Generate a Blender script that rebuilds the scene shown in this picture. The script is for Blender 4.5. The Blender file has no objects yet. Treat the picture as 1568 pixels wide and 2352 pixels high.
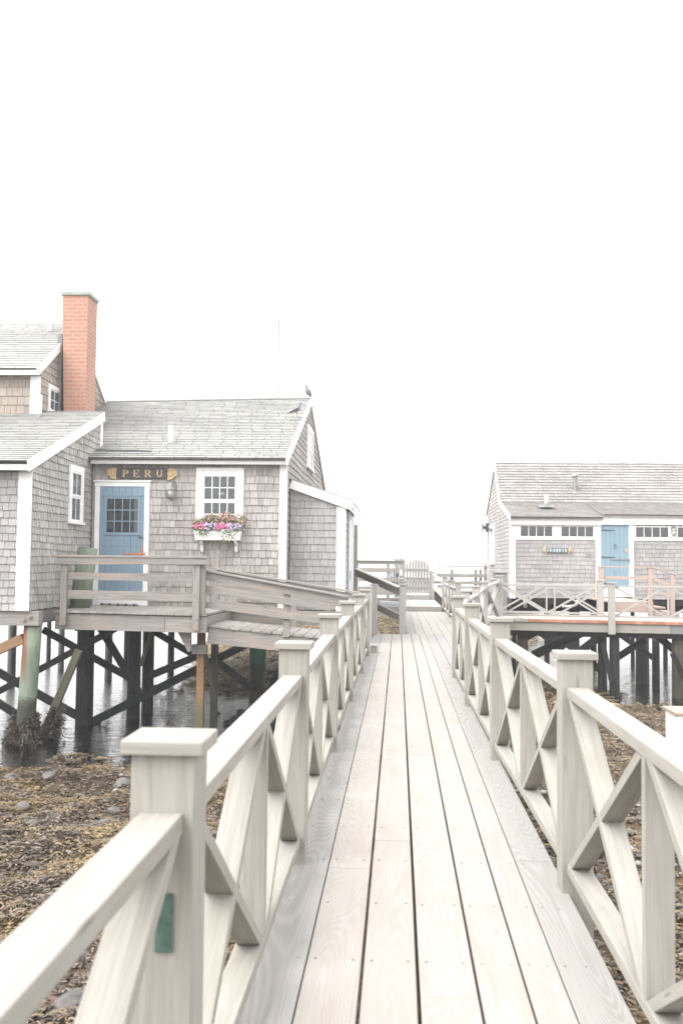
import bpy, math, random
import numpy as np
from mathutils import Vector, Matrix
R = math.radians
random.seed(7)
SC = bpy.context.scene
C = SC.collection

# ------------------------------------------------------------------ camera
F = 2287.0; CX = 784.0; CY = 1176.0          # 35 mm lens on a 24 x 36 portrait frame
YAW, PITCH, ROLL = R(3.28), R(3.07), R(0.6)
CAMZ = 1.44
cam_d = bpy.data.cameras.new('camera'); cam = bpy.data.objects.new('camera', cam_d); C.objects.link(cam)
cam_d.sensor_fit = 'VERTICAL'; cam_d.sensor_height = 36; cam_d.sensor_width = 24; cam_d.lens = 35
cam_d.clip_end = 3000; cam_d.clip_start = 0.05
MR = Matrix.Rotation(YAW, 3, 'Z') @ Matrix.Rotation(R(90) + PITCH, 3, 'X') @ Matrix.Rotation(ROLL, 3, 'Z')
cam.matrix_world = Matrix.Translation((0, 0, CAMZ)) @ MR.to_4x4()
cam_d.dof.use_dof = True; cam_d.dof.focus_distance = 17; cam_d.dof.aperture_fstop = 5
SC.camera = cam
def P(px, py, Y):                              # surveyed point of the photo, on the plane y = Y
    d = MR @ Vector(((px - CX) / F, -(py - CY) / F, -1)); t = Y / d.y
    return Vector((d.x * t, Y, CAMZ + d.z * t))

# ------------------------------------------------------------------ light
SUN_EL, SUN_ROT = R(52), R(238)
w = bpy.data.worlds.new('World'); SC.world = w; w.use_nodes = True
nt = w.node_tree; nt.nodes.clear()
sky = nt.nodes.new('ShaderNodeTexSky'); sky.sky_type = 'NISHITA'; sky.sun_disc = False
sky.sun_elevation = SUN_EL; sky.sun_rotation = SUN_ROT; sky.dust_density = 6; sky.air_density = 1.5
hs = nt.nodes.new('ShaderNodeHueSaturation'); hs.inputs['Saturation'].default_value = 0.13
mx = nt.nodes.new('ShaderNodeMixRGB'); mx.inputs[0].default_value = 0.6; mx.inputs[2].default_value = (8.4, 8.35, 8.25, 1)
bg = nt.nodes.new('ShaderNodeBackground'); bg.inputs[1].default_value = 0.13
wo = nt.nodes.new('ShaderNodeOutputWorld')
nt.links.new(sky.outputs[0], hs.inputs['Color']); nt.links.new(hs.outputs[0], mx.inputs[1])
nt.links.new(mx.outputs[0], bg.inputs[0]); nt.links.new(bg.outputs[0], wo.inputs[0])
sd = bpy.data.lights.new('sun', 'SUN'); sun = bpy.data.objects.new('sun', sd); C.objects.link(sun)
sd.energy = .8; sd.angle = R(60); sd.color = (1, .97, .93)
sun.rotation_euler = (R(90) - SUN_EL, 0, R(180) - SUN_ROT)
SC.view_settings.view_transform = 'Standard'; SC.view_settings.look = 'None'
SC.view_settings.exposure = 1.8; SC.view_settings.gamma = 1
SC.cycles.use_denoising = True
SC.cycles.max_bounces = 8; SC.cycles.diffuse_bounces = 3; SC.cycles.glossy_bounces = 3; SC.cycles.transparent_max_bounces = 12
SC.cycles.volume_bounces = 0; SC.cycles.caustics_reflective = False; SC.cycles.caustics_refractive = False

# ------------------------------------------------------------------ material helpers
MATS = {}
class NT:
    def __init__(s, name):
        s.m = bpy.data.materials.new(name); s.m.use_nodes = True; s.t = s.m.node_tree; s.t.nodes.clear()
        s.out = s.n('ShaderNodeOutputMaterial'); MATS[name] = s.m
    def n(s, typ, **k):
        nd = s.t.nodes.new(typ)
        for a, b in k.items(): setattr(nd, a, b)
        return nd
    def l(s, a, b): s.t.links.new(a, b)
    def val(s, sock, v):
        if hasattr(v, 'links') or isinstance(v, bpy.types.NodeSocket): s.l(v, sock)
        else: sock.default_value = v
    def noise(s, vec, scale, detail=4, rough=.55, dist=0):
        nd = s.n('ShaderNodeTexNoise'); s.l(vec, nd.inputs['Vector'])
        nd.inputs['Scale'].default_value = scale; nd.inputs['Detail'].default_value = detail
        nd.inputs['Roughness'].default_value = rough; nd.inputs['Distortion'].default_value = dist
        return nd.outputs['Fac']
    def mapping(s, vec, scale, loc=None):
        nd = s.n('ShaderNodeMapping'); s.l(vec, nd.inputs['Vector']); nd.inputs['Scale'].default_value = scale
        if loc is not None: s.val(nd.inputs['Location'], loc)
        return nd.outputs[0]
    def ramp(s, fac, stops):
        nd = s.n('ShaderNodeValToRGB'); s.l(fac, nd.inputs[0]); e = nd.color_ramp.elements
        while len(e) < len(stops): e.new(.5)
        for i, (p, c) in enumerate(stops):
            e[i].position = p; e[i].color = (*c, 1) if not isinstance(c, (int, float)) else (c, c, c, 1)
        return nd.outputs[0]
    def mix(s, fac, a, b, mode='MIX'):
        nd = s.n('ShaderNodeMixRGB', blend_type=mode); s.val(nd.inputs[0], fac)
        for i, v in ((1, a), (2, b)):
            if isinstance(v, tuple): nd.inputs[i].default_value = (*v, 1)
            else: s.l(v, nd.inputs[i])
        return nd.outputs[0]
    def math(s, op, a, b=0.0):
        nd = s.n('ShaderNodeMath', operation=op); s.val(nd.inputs[0], a); s.val(nd.inputs[1], b); return nd.outputs[0]
    def isl(s): return s.n('ShaderNodeNewGeometry').outputs['Random Per Island']
    def pos(s): return s.n('ShaderNodeNewGeometry').outputs['Position']
    def uv(s): return s.n('ShaderNodeTexCoord').outputs['UV']
    def bsdf(s, col, rough=.7, bump=None, bs=.3, bd=.01, spec=.35, metal=0):
        b = s.n('ShaderNodeBsdfPrincipled'); 
        if isinstance(col, tuple): b.inputs['Base Color'].default_value = (*col, 1)
        else: s.l(col, b.inputs['Base Color'])
        s.val(b.inputs['Roughness'], rough); b.inputs['Specular IOR Level'].default_value = spec; b.inputs['Metallic'].default_value = metal
        if bump is not None:
            bn = s.n('ShaderNodeBump'); bn.inputs['Strength'].default_value = bs; bn.inputs['Distance'].default_value = bd
            s.l(bump, bn.inputs['Height']); s.l(bn.outputs[0], b.inputs['Normal'])
        s.l(b.outputs[0], s.out.inputs[0]); return b

def wood(name, a, b, var=.12, rough=.75, grain=.5, stain=None, stain_amt=.0, tint=None, ring=.0):
    """board: uv.x runs along the grain in metres"""
    s = NT(name); uv = s.uv(); isl = s.isl()
    off = s.n('ShaderNodeCombineXYZ'); s.l(s.math('MULTIPLY', isl, 37.0), off.inputs[0]); s.l(s.math('MULTIPLY', isl, 11.0), off.inputs[1])
    v = s.n('ShaderNodeVectorMath', operation='ADD'); s.l(uv, v.inputs[0]); s.l(off.outputs[0], v.inputs[1]); v = v.outputs[0]
    g1 = s.noise(s.mapping(v, (1.2, 22, 1)), 1.6, 6, .6, .8)
    g2 = s.noise(s.mapping(v, (5, 190, 1)), 1.0, 3, .6)
    sy = s.n('ShaderNodeSeparateXYZ'); s.l(v, sy.inputs[0])
    cn = s.noise(s.mapping(v, (.30, 3.0, 1)), 1.0, 1, .4, .15)
    ph = s.math('ADD', s.math('MULTIPLY', cn, 330.0), s.math('MULTIPLY', s.noise(s.mapping(v, (3, 14, 1)), 1.5, 3), 3.0))
    wvf = s.math('POWER', s.math('ADD', s.math('MULTIPLY', s.math('SINE', ph), .5), .5), 1.6)
    g = s.math('ADD', s.math('MULTIPLY', g1, .6), s.math('MULTIPLY', g2, .4))
    if ring: g = s.math('ADD', s.math('MULTIPLY', g, 1 - ring), s.math('MULTIPLY', wvf, ring))
    fac = s.ramp(g, [(.5 - .28 * (1.3 - grain), 0.0), (.5 + .28 * (1.3 - grain), 1.0)])
    col = s.mix(fac, b, a)
    iv = s.math('ADD', s.math('MULTIPLY', isl, var * 2), 1 - var)
    cb = s.n('ShaderNodeCombineXYZ'); [s.l(iv, cb.inputs[i]) for i in range(3)]
    col = s.mix(1, col, cb.outputs[0], 'MULTIPLY')
    kn = s.n('ShaderNodeTexVoronoi'); s.l(s.mapping(v, (1.6, 7, 1)), kn.inputs['Vector']); kn.inputs['Scale'].default_value = 1
    col = s.mix(s.ramp(kn.outputs['Distance'], [(.03, .55), (.10, 0.0)]), col, tuple(x * .45 for x in b))
    if tint:
        col = s.mix(s.ramp(s.noise(s.mapping(v, (.9, 5, 1)), 1.3, 3), [(.52, 0.0), (.72, .8)]), col, tint)
    if stain:
        col = s.mix(s.math('MULTIPLY', s.ramp(s.noise(s.pos(), 3.1, 5, .65), [(.48, 0.0), (.66, 1.0)]), stain_amt), col, stain)
    s.bsdf(col, rough, g, .35, .004, .25); return s.m

wood('rail_wood', (.345, .330, .305), (.225, .21, .185), var=.07, grain=.6, stain=(.235, .23, .195), stain_amt=.4)
wood('new_deck', (.345, .332, .315), (.275, .246, .222), var=.06, grain=.4, ring=.16, tint=(.30, .25, .22))
wood('grey_deck', (.318, .307, .294), (.232, .219, .207), var=.06, grain=.5, ring=.22, stain=(.28, .27, .27), stain_amt=.3)
wood('grey_wood', (.335, .317, .30), (.17, .156, .144), var=.13, grain=.7, tint=(.33, .265, .22))
wood('fence_wood', (.29, .275, .257), (.20, .188, .174), var=.1, grain=.5)
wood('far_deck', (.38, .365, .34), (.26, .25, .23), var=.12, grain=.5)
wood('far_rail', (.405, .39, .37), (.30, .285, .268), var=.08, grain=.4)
wood('pink_wood', (.42, .335, .295), (.36, .275, .235), var=.08, grain=.4)
wood('cedar_deck', (.42, .20, .14), (.32, .145, .10), var=.22, grain=.4)
wood('cedar_top', (.52, .42, .36), (.42, .34, .29), var=.12, grain=.4)
wood('rusty_wood', (.34, .20, .11), (.16, .10, .06), var=.1, grain=.7)
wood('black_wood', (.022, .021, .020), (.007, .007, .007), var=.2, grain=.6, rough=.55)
wood('green_black_wood', (.026, .034, .027), (.008, .011, .009), var=.2, grain=.6, rough=.6)
wood('dark_timber', (.12, .10, .08), (.05, .045, .04), var=.15, grain=.6)
wood('strut_wood', (.16, .15, .10), (.08, .08, .055), var=.1, grain=.6)
wood('trim_timber', (.45, .34, .25), (.36, .27, .20), var=.1)

def plain(name, col, rough=.6, bump=0, metal=0, spec=.4, nvar=.06, ns=6):
    s = NT(name); n = s.noise(s.pos(), ns, 5, .6)
    c = s.mix(s.ramp(n, [(.35, 0.0), (.65, 1.0)]), tuple(x * (1 - nvar) for x in col), tuple(min(1, x * (1 + nvar)) for x in col))
    n2 = s.noise(s.pos(), ns * 14, 3, .6)
    s.bsdf(c, rough, n2 if bump else None, bump, .003, spec, metal); return s.m
plain('screw', (.16, .14, .125), .5); plain('joint_shade_dark', (.135, .123, .115), .9); plain('joint_shade_mid', (.15, .14, .135), .9); plain('roof_joint_shade', (.12, .12, .115), .9)  # shingle joints, backing and butts: weathering plus shadow lines painted into the colour
plain('white_paint', (.74, .74, .735), .55, .15, nvar=.03)
plain('white_box', (.70, .70, .69), .5, .1, nvar=.02)
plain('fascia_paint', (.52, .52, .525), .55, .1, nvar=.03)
plain('lead', (.17, .175, .178), .6, .2)
plain('metal_grey', (.22, .23, .232), .45, .1, .5)
plain('gunmetal', (.09, .095, .10), .5, .1, .4)
plain('sign_black', (.055, .055, .06), .5, .1)
plain('sign_blue', (.11, .165, .19), .5, .1)
plain('gold', (.50, .37, .20), .4, .1, nvar=.1, ns=20)
plain('iron_orange', (.48, .19, .08), .5, .1)
plain('pane_dark', (.06, .062, .07), .4, 0)
plain('curtain', (.48, .48, .50), .8, .1)
plain('blind', (.34, .35, .38), .6, .1)
plain('blind_dark', (.17, .18, .20), .6, .1)
plain('cap_stone', (.27, .31, .28), .8, .4, nvar=.15, ns=9)
plain('pvc', (.75, .75, .74), .4)
plain('rust_bolt', (.30, .24, .20), .6, .1, .3)
plain('boat_white', (.78, .79, .80), .35)
plain('boat_grey', (.30, .32, .34), .5); plain('mast_alloy', (.185, .19, .195), .4)
plain('blue_cloth', (.10, .22, .50), .8)
plain('pale_cloth', (.68, .72, .80), .8)
plain('leaf', (.15, .22, .085), .6, .1, nvar=.35, ns=30)
plain('leaf_reddish', (.21, .185, .11), .6, .1, nvar=.35, ns=30)
plain('petal_coral', (.58, .33, .34), .6, nvar=.2, ns=50)
plain('petal_pink', (.60, .14, .29), .6, nvar=.2, ns=50)
plain('petal_lilac', (.46, .38, .62), .6, nvar=.2, ns=50)
plain('petal_white', (.80, .80, .74), .6, nvar=.05, ns=50)
plain('pigeon_grey', (.17, .175, .19), .7, .2, nvar=.35, ns=25)
plain('pigeon_legs', (.45, .16, .12), .7)
plain('teal_patch', (.055, .10, .085), .7, .3, nvar=.3, ns=30)
plain('teal_dark', (.02, .11, .075), .7, .4, nvar=.4, ns=6)
plain('mat_blue', (.06, .075, .13), .9, .3)
plain('mat_white', (.30, .30, .28), .9, .3)
plain('lantern_glass', (.42, .42, .38), .25)

def door_paint(name, col):
    s = NT(name); n = s.noise(s.pos(), 5, 5, .6)
    c = s.mix(s.ramp(n, [(.35, 0.0), (.7, 1.0)]), tuple(x * .93 for x in col), col)
    s.bsdf(c, .5, s.noise(s.pos(), 60, 3), .1, .002, .35)
door_paint('door_blue', (.20, .285, .36)); door_paint('door_blue_pale', (.20, .295, .36)); door_paint('door_ice', (.50, .58, .64))

def shingle_mat(name, a, b, c3, streak=.5, algae=None, zc=None, rough=.85, vs=(30, 2.2)):
    s = NT(name); uv = s.uv(); isl = s.isl()
    col = s.ramp(isl, [(0, a), (.5, b), (1, c3)])
    st = s.noise(s.mapping(uv, (vs[0], vs[1], 1)), 1.4, 5, .65, .3)
    col = s.mix(s.math('MULTIPLY', s.ramp(st, [(.46, 0.0), (.68, 1.0)]), streak), col, tuple(x * .42 for x in b))
    fine = s.noise(s.mapping(uv, (220, 12, 1)), 1, 2)
    col = s.mix(s.math('MULTIPLY', fine, .25), col, tuple(x * .6 for x in b))
    big = s.noise(s.pos(), .9, 4, .6)
    col = s.mix(s.ramp(big, [(.42, 0.0), (.7, .35)]), col, tuple(min(1, x * 1.35) for x in a))
    if algae:
        g = s.noise(s.pos(), 7, 6, .75); sp = s.n('ShaderNodeSeparateXYZ'); s.l(s.pos(), sp.inputs[0])
        zf = s.ramp(s.math('MULTIPLY', s.math('SUBTRACT', sp.outputs[2], zc[0]), 1 / (zc[1] - zc[0])), [(0, 1.0), (1, 0.0)])
        f = s.math('MULTIPLY', s.ramp(g, [(.47, 0.0), (.58, .85)]), zf)
        col = s.mix(f, col, algae)
    s.bsdf(col, rough, st, .4, .004, .2)
shingle_mat('wall_shingle', (.40, .373, .355), (.31, .285, .272), (.45, .428, .41), .75, (.20, .20, .14), (.5, 1.75))
shingle_mat('wing_shingle', (.40, .39, .37), (.315, .303, .288), (.46, .447, .43), .95)
shingle_mat('grey_shingle', (.345, .333, .335), (.295, .284, .288), (.385, .37, .37), .3)
shingle_mat('upper_shingle', (.33, .28, .24), (.25, .215, .19), (.38, .335, .29), .5)
shingle_mat('cottage_shingle', (.345, .33, .325), (.295, .282, .28), (.385, .367, .36), .15)
shingle_mat('roof_shingle', (.27, .272, .262), (.245, .248, .237), (.295, .295, .282), .15, vs=(3, 3))
shingle_mat('roof_shake', (.262, .247, .235), (.212, .20, .192), (.295, .28, .268), .3)
shingle_mat('roof_skirt', (.25, .23, .215), (.185, .17, .16), (.29, .27, .255), .4)

def brick_mat():
    s = NT('brick'); uv = s.uv(); b = s.n('ShaderNodeTexBrick'); s.l(uv, b.inputs[0])
    b.inputs['Color1'].default_value = (.41, .205, .145, 1); b.inputs['Color2'].default_value = (.355, .175, .125, 1); b.inputs['Mortar'].default_value = (.40, .30, .255, 1)
    b.inputs['Scale'].default_value = 1; b.inputs['Brick Width'].default_value = .20; b.inputs['Row Height'].default_value = .077
    b.inputs['Mortar Size'].default_value = .009; b.inputs['Mortar Smooth'].default_value = .2; b.inputs['Bias'].default_value = .1
    n = s.noise(s.pos(), 14, 5); col = s.mix(s.ramp(n, [(.4, 0.0), (.75, .35)]), b.outputs['Color'], (.40, .26, .22))
    s.bsdf(col, .9, s.math('SUBTRACT', 1.0, b.outputs['Fac']), .6, .006, .2)
brick_mat()

def piling_mat(name, top, mid, low, z0, z1):
    s = NT(name); sp = s.n('ShaderNodeSeparateXYZ'); s.l(s.pos(), sp.inputs[0])
    n = s.noise(s.mapping(s.pos(), (14, 14, 1.6)), 1.5, 6, .65); nb = s.noise(s.pos(), 9, 5, .7)
    z = s.math('ADD', sp.outputs[2], s.math('MULTIPLY', s.math('SUBTRACT', nb, .5), .25))
    t = s.math('MULTIPLY', s.math('SUBTRACT', z, z0), 1 / (z1 - z0))
    col = s.mix(s.ramp(t, [(0, 0.0), (1, 1.0)]), low, top)
    col = s.mix(s.ramp(n, [(.42, 0.0), (.68, .8)]), col, mid)
    s.bsdf(col, .7, n, .6, .01, .3)
piling_mat('piling_green', (.165, .195, .15), (.095, .115, .085), (.055, .058, .040), -.75, -.55)
piling_mat('piling_black', (.014, .014, .015), (.032, .034, .031), (.007, .007, .007), -.9, -.2)
piling_mat('piling_teal', (.035, .15, .09), (.02, .03, .025), (.025, .026, .02), -.5, -.1)
piling_mat('piling_brown', (.30, .17, .09), (.14, .10, .06), (.12, .11, .06), -1.0, -.6)
piling_mat('piling_dark_brown', (.12, .11, .08), (.06, .055, .04), (.04, .042, .03), -.9, -.3)
piling_mat('piling_far', (.16, .18, .16), (.10, .11, .10), (.09, .10, .09), -.9, -.3)

def corner_pile():
    s = NT('piling_corner'); p = s.pos(); sp = s.n('ShaderNodeSeparateXYZ'); s.l(p, sp.inputs[0])
    n = s.noise(s.mapping(p, (16, 16, 1.8)), 1.5, 6, .65); nb = s.noise(p, 9, 5, .7)
    z = s.math('ADD', sp.outputs[2], s.math('MULTIPLY', s.math('SUBTRACT', nb, .5), .3))
    col = s.mix(s.ramp(n, [(.42, 0.0), (.64, 1.0)]), (.20, .225, .18), (.135, .185, .13))
    t = s.math('MULTIPLY', s.math('ADD', z, .78), 6.0)
    col = s.mix(s.ramp(t, [(0, 1.0), (.5, .75), (1, 0.0)]), col, (.045, .047, .033))
    x0 = P(54, 1500, 15.05).x; rx = s.math('ABSOLUTE', s.math('SUBTRACT', s.math('ADD', sp.outputs[0], s.math('MULTIPLY', s.math('SUBTRACT', n, .5), .10)), x0))
    f = s.math('MULTIPLY', s.ramp(s.math('MULTIPLY', rx, 10.0), [(.35, 1.0), (.65, 0.0)]), s.ramp(s.math('ADD', sp.outputs[2], .75), [(.3, 0.0), (.62, 1.0)]))
    col = s.mix(f, col, (.19, .085, .055)); s.bsdf(col, .75, n, .7, .012, .25)
corner_pile()
def rock_mat(name, a, b):
    s = NT(name); n = s.noise(s.pos(), 8, 7, .65); n2 = s.noise(s.pos(), 45, 4)
    s.bsdf(s.mix(s.ramp(n, [(.35, 0.0), (.65, 1.0)]), a, b), .65, n2, .5, .006, .3)
rock_mat('rock_grey', (.06, .057, .055), (.14, .132, .125)); rock_mat('rock_red', (.11, .052, .038), (.19, .12, .10)); rock_mat('rock_pale', (.075, .067, .058), (.155, .142, .128)); rock_mat('rock_black', (.012, .012, .014), (.045, .045, .05))

# seaweed fronds and pebbles: colour by island, and by patch
s = NT('seaweed'); isl = s.isl()
c1 = s.ramp(isl, [(0, (.010, .008, .007)), (.25, (.030, .021, .014)), (.45, (.082, .060, .043)), (.66, (.135, .100, .072)), (.84, (.125, .085, .04)), (1, (.175, .145, .125))])
c2 = s.ramp(isl, [(0, (.065, .042, .018)), (.5, (.145, .094, .036)), (1, (.205, .145, .068))])
col = s.mix(s.ramp(s.noise(s.pos(), 1.3, 5, .65), [(.46, 0.0), (.55, 1.0)]), c1, c2)
s.bsdf(col, .45, None, spec=.5)
s = NT('wet_weed'); isl = s.isl()
s.bsdf(s.ramp(isl, [(0, (.008, .007, .005)), (.5, (.035, .026, .017)), (1, (.12, .09, .065))]), .35, None, spec=.6)
s = NT('far_weed'); isl = s.isl()
s.bsdf(s.ramp(isl, [(0, (.07, .05, .028)), (.5, (.19, .14, .075)), (1, (.30, .245, .16))]), .7)
s = NT('pebble'); isl = s.isl()
s.bsdf(s.ramp(isl, [(0, (.02, .02, .02)), (.3, (.055, .052, .05)), (.6, (.125, .12, .112)), (.9, (.24, .23, .22)), (1, (.33, .32, .31))]), .55)
s = NT('mud'); p = s.pos()
n1 = s.noise(p, 1.1, 5, .6); n2 = s.noise(p, 22, 6, .7)
col = s.mix(s.ramp(n2, [(.38, 0.0), (.62, 1.0)]), (.018, .013, .009), (.085, .058, .034))
col = s.mix(s.ramp(n1, [(.48, 0.0), (.60, .7)]), col, (.10, .068, .028))
sp = s.n('ShaderNodeSeparateXYZ'); s.l(p, sp.inputs[0])
col = s.mix(s.ramp(s.math('MULTIPLY', s.math('SUBTRACT', sp.outputs[1], 24), .06), [(0, 0.0), (1, .85)]), col, (.19, .142, .08))
deep = s.ramp(s.math('ADD', sp.outputs[2], 1.0 + 1.35), [(.42, 1.0), (.95, 0.0)])
col = s.mix(s.math('MULTIPLY', deep, .75), col, (.05, .05, .035))
s.bsdf(col, .75, n2, .8, .03, .3)
# water
s = NT('water'); p = s.pos()
wv1 = s.noise(s.mapping(p, (1.1, 3.2, 1)), 1.3, 4, .55, .5); wv2 = s.noise(s.mapping(p, (3, 9, 1)), 2.6, 3, .5)
h = s.math('ADD', s.math('MULTIPLY', wv1, .7), s.math('MULTIPLY', wv2, .3))
bn = s.n('ShaderNodeBump'); bn.inputs['Strength'].default_value = .85; bn.inputs['Distance'].default_value = .09; s.l(h, bn.inputs['Height'])
gl = s.n('ShaderNodeBsdfGlossy'); gl.inputs['Roughness'].default_value = .03; gl.inputs['Color'].default_value = (1, 1, 1, 1); s.l(bn.outputs[0], gl.inputs['Normal'])
tr = s.n('ShaderNodeBsdfTransparent'); tr.inputs[0].default_value = (.42, .43, .36, 1)
fr = s.n('ShaderNodeFresnel'); fr.inputs[0].default_value = 1.75; s.l(bn.outputs[0], fr.inputs['Normal'])
ms = s.n('ShaderNodeMixShader'); s.l(fr.outputs[0], ms.inputs[0]); s.l(tr.outputs[0], ms.inputs[1]); s.l(gl.outputs[0], ms.inputs[2]); s.l(ms.outputs[0], s.out.inputs[0])
# window glass
s = NT('glass'); gl = s.n('ShaderNodeBsdfGlossy'); gl.inputs['Roughness'].default_value = .02; tr = s.n('ShaderNodeBsdfTransparent'); tr.inputs[0].default_value = (.85, .88, .9, 1)
fr = s.n('ShaderNodeFresnel'); fr.inputs[0].default_value = 1.5; ms = s.n('ShaderNodeMixShader')
s.l(s.math('ADD', fr.outputs[0], .03), ms.inputs[0]); s.l(tr.outputs[0], ms.inputs[1]); s.l(gl.outputs[0], ms.inputs[2]); s.l(ms.outputs[0], s.out.inputs[0])

# ------------------------------------------------------------------ mesh helpers
EDGE = 2  # slot for shingle butts and backing, dark colour standing in for shadow lines
class MB:
    def __init__(s): s.v = []; s.f = []; s.uv = []; s.mi = []
    def face(s, pts, uvs, mi=0):
        b = len(s.v); s.v += [tuple(p) for p in pts]; s.f.append(tuple(range(b, b + len(pts)))); s.uv += uvs; s.mi.append(mi)
    def hexa(s, p, mi=0, ua=0):
        """p: 8 points, 0-3 the near end loop, 4-7 the far end loop; the grain runs near to far"""
        b = len(s.v); s.v += [tuple(q) for q in p]; p = [Vector(q) for q in p]
        L = (p[4] - p[0]).length; o = random.random() * 9; acc = 0
        for i in range(4):
            j = (i + 1) % 4; wd = (p[j] - p[i]).length
            s.f.append((b + i, b + j, b + 4 + j, b + 4 + i)); s.mi.append(mi)
            s.uv += [(o, acc), (o, acc + wd), (o + L, acc + wd), (o + L, acc)]; acc += wd
        w0 = (p[1] - p[0]).length; w1 = (p[2] - p[1]).length
        s.f.append((b + 3, b + 2, b + 1, b)); s.mi.append(mi); s.uv += [(0, w1), (w0 * .1, w1), (w0 * .1, 0), (0, 0)]
        s.f.append((b + 4, b + 5, b + 6, b + 7)); s.mi.append(mi); s.uv += [(0, 0), (w0 * .1, 0), (w0 * .1, w1), (0, w1)]
    def box(s, x0, x1, y0, y1, z0, z1, ax=None, mi=0):
        d = [x1 - x0, y1 - y0, z1 - z0]
        if ax is None: ax = d.index(max(d))
        if ax == 0: q = [(x0, y0, z0), (x0, y0, z1), (x0, y1, z1), (x0, y1, z0)]; s.hexa(q + [(x1, a[1], a[2]) for a in q], mi)
        elif ax == 1: q = [(x0, y0, z0), (x1, y0, z0), (x1, y0, z1), (x0, y0, z1)]; s.hexa(q + [(a[0], y1, a[2]) for a in q], mi)
        else: q = [(x0, y0, z0), (x0, y1, z0), (x1, y1, z0), (x1, y0, z0)]; s.hexa(q + [(a[0], a[1], z1) for a in q], mi)
    def beam(s, a, b, w, h, up=(0, 0, 1), mi=0):
        """w across, h along up; a and b are the centre line"""
        a = Vector(a); b = Vector(b); d = (b - a).normalized(); sd = d.cross(Vector(up))
        if sd.length < 1e-4: sd = d.cross(Vector((1, 0, 0)))
        sd.normalize(); u = sd.cross(d)
        q = [-sd * w / 2 - u * h / 2, sd * w / 2 - u * h / 2, sd * w / 2 + u * h / 2, -sd * w / 2 + u * h / 2]
        s.hexa([a + k for k in q] + [b + k for k in q], mi)
    def tube(s, pts, rad, n=10, mi=0, caps=True):
        pts = [Vector(p) for p in pts]
        if isinstance(rad, (int, float)): rad = [rad] * len(pts)
        b = len(s.v); up = Vector((0, 0, 1)); acc = 0; L = []
        for i, p in enumerate(pts):
            d = (pts[min(i + 1, len(pts) - 1)] - pts[max(i - 1, 0)]).normalized()
            a1 = d.cross(up)
            if a1.length < .05: a1 = d.cross(Vector((0, 1, 0)))
            a1.normalize(); a2 = a1.cross(d)
            if i: acc += (p - pts[i - 1]).length
            L.append(acc)
            for k in range(n): t = 2 * math.pi * k / n; s.v.append(tuple(p + (a1 * math.cos(t) + a2 * math.sin(t)) * rad[i]))
        for i in range(len(pts) - 1):
            for k in range(n):
                k2 = (k + 1) % n
                s.f.append((b + i * n + k, b + i * n + k2, b + (i + 1) * n + k2, b + (i + 1) * n + k)); s.mi.append(mi)
                c = .05; s.uv += [(L[i], k * c), (L[i], (k + 1) * c), (L[i + 1], (k + 1) * c), (L[i + 1], k * c)]
        if caps:
            s.f.append(tuple(b + k for k in range(n))[::-1]); s.mi.append(mi); s.uv += [(.02 * math.cos(k), .02 * math.sin(k)) for k in range(n)]
            e = b + (len(pts) - 1) * n; s.f.append(tuple(e + k for k in range(n))); s.mi.append(mi); s.uv += [(.02 * math.cos(k), .02 * math.sin(k)) for k in range(n)]
    def prism(s, poly, n, t, mi=0):
        """poly: list of Vectors in a plane, extruded by t along n"""
        poly = [Vector(p) for p in poly]; n = Vector(n) * t; k = len(poly)
        top = [p + n for p in poly]; s.face(top, [(p.x + p.y, p.z) for p in top], mi); s.face(poly[::-1], [(p.x + p.y, p.z) for p in poly[::-1]], mi)
        for i in range(k):
            j = (i + 1) % k; s.face([poly[i], poly[j], top[j], top[i]], [(0, 0), (.1, 0), (.1, .02), (0, .02)], mi)
    def build(s, name, mats, parent=None, bevel=0, smooth=False, fix=True):
        me = bpy.data.meshes.new(name); me.from_pydata(s.v, [], s.f)
        uvl = me.uv_layers.new(name='UVMap'); uvl.data.foreach_set('uv', np.array(s.uv, dtype='f').ravel())
        for m in ([mats] if isinstance(mats, str) else mats): me.materials.append(MATS[m])
        me.polygons.foreach_set('material_index', s.mi)
        if smooth: me.polygons.foreach_set('use_smooth', [True] * len(me.polygons))
        if fix:
            import bmesh
            bm = bmesh.new(); bm.from_mesh(me); bmesh.ops.recalc_face_normals(bm, faces=bm.faces); bm.to_mesh(me); bm.free()
        me.update(); o = bpy.data.objects.new(name, me); C.objects.link(o)
        if parent is not None: o.parent = parent; o.matrix_parent_inverse = parent.matrix_world.inverted() if False else Matrix.Translation(-world_loc(parent))
        if bevel:
            b = o.modifiers.new('edge', 'BEVEL'); b.width = bevel; b.segments = 2; b.limit_method = 'ANGLE'; b.harden_normals = False
        return o
def world_loc(o):
    v = Vector(o.location) if o.type == 'EMPTY' else Vector((0, 0, 0))
    return v
def tag(o, label, cat, group=None, kind=None):
    if label: o['label'] = label
    if cat: o['category'] = cat
    if group: o['group'] = group
    if kind: o['kind'] = kind
    return o
def thing(name, label, cat, loc=(0, 0, 0), group=None):
    o = bpy.data.objects.new(name, None); o.location = loc; o.empty_display_size = .1; C.objects.link(o); return tag(o, label, cat, group)
def struct(o): o['kind'] = 'structure'; return o

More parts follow.
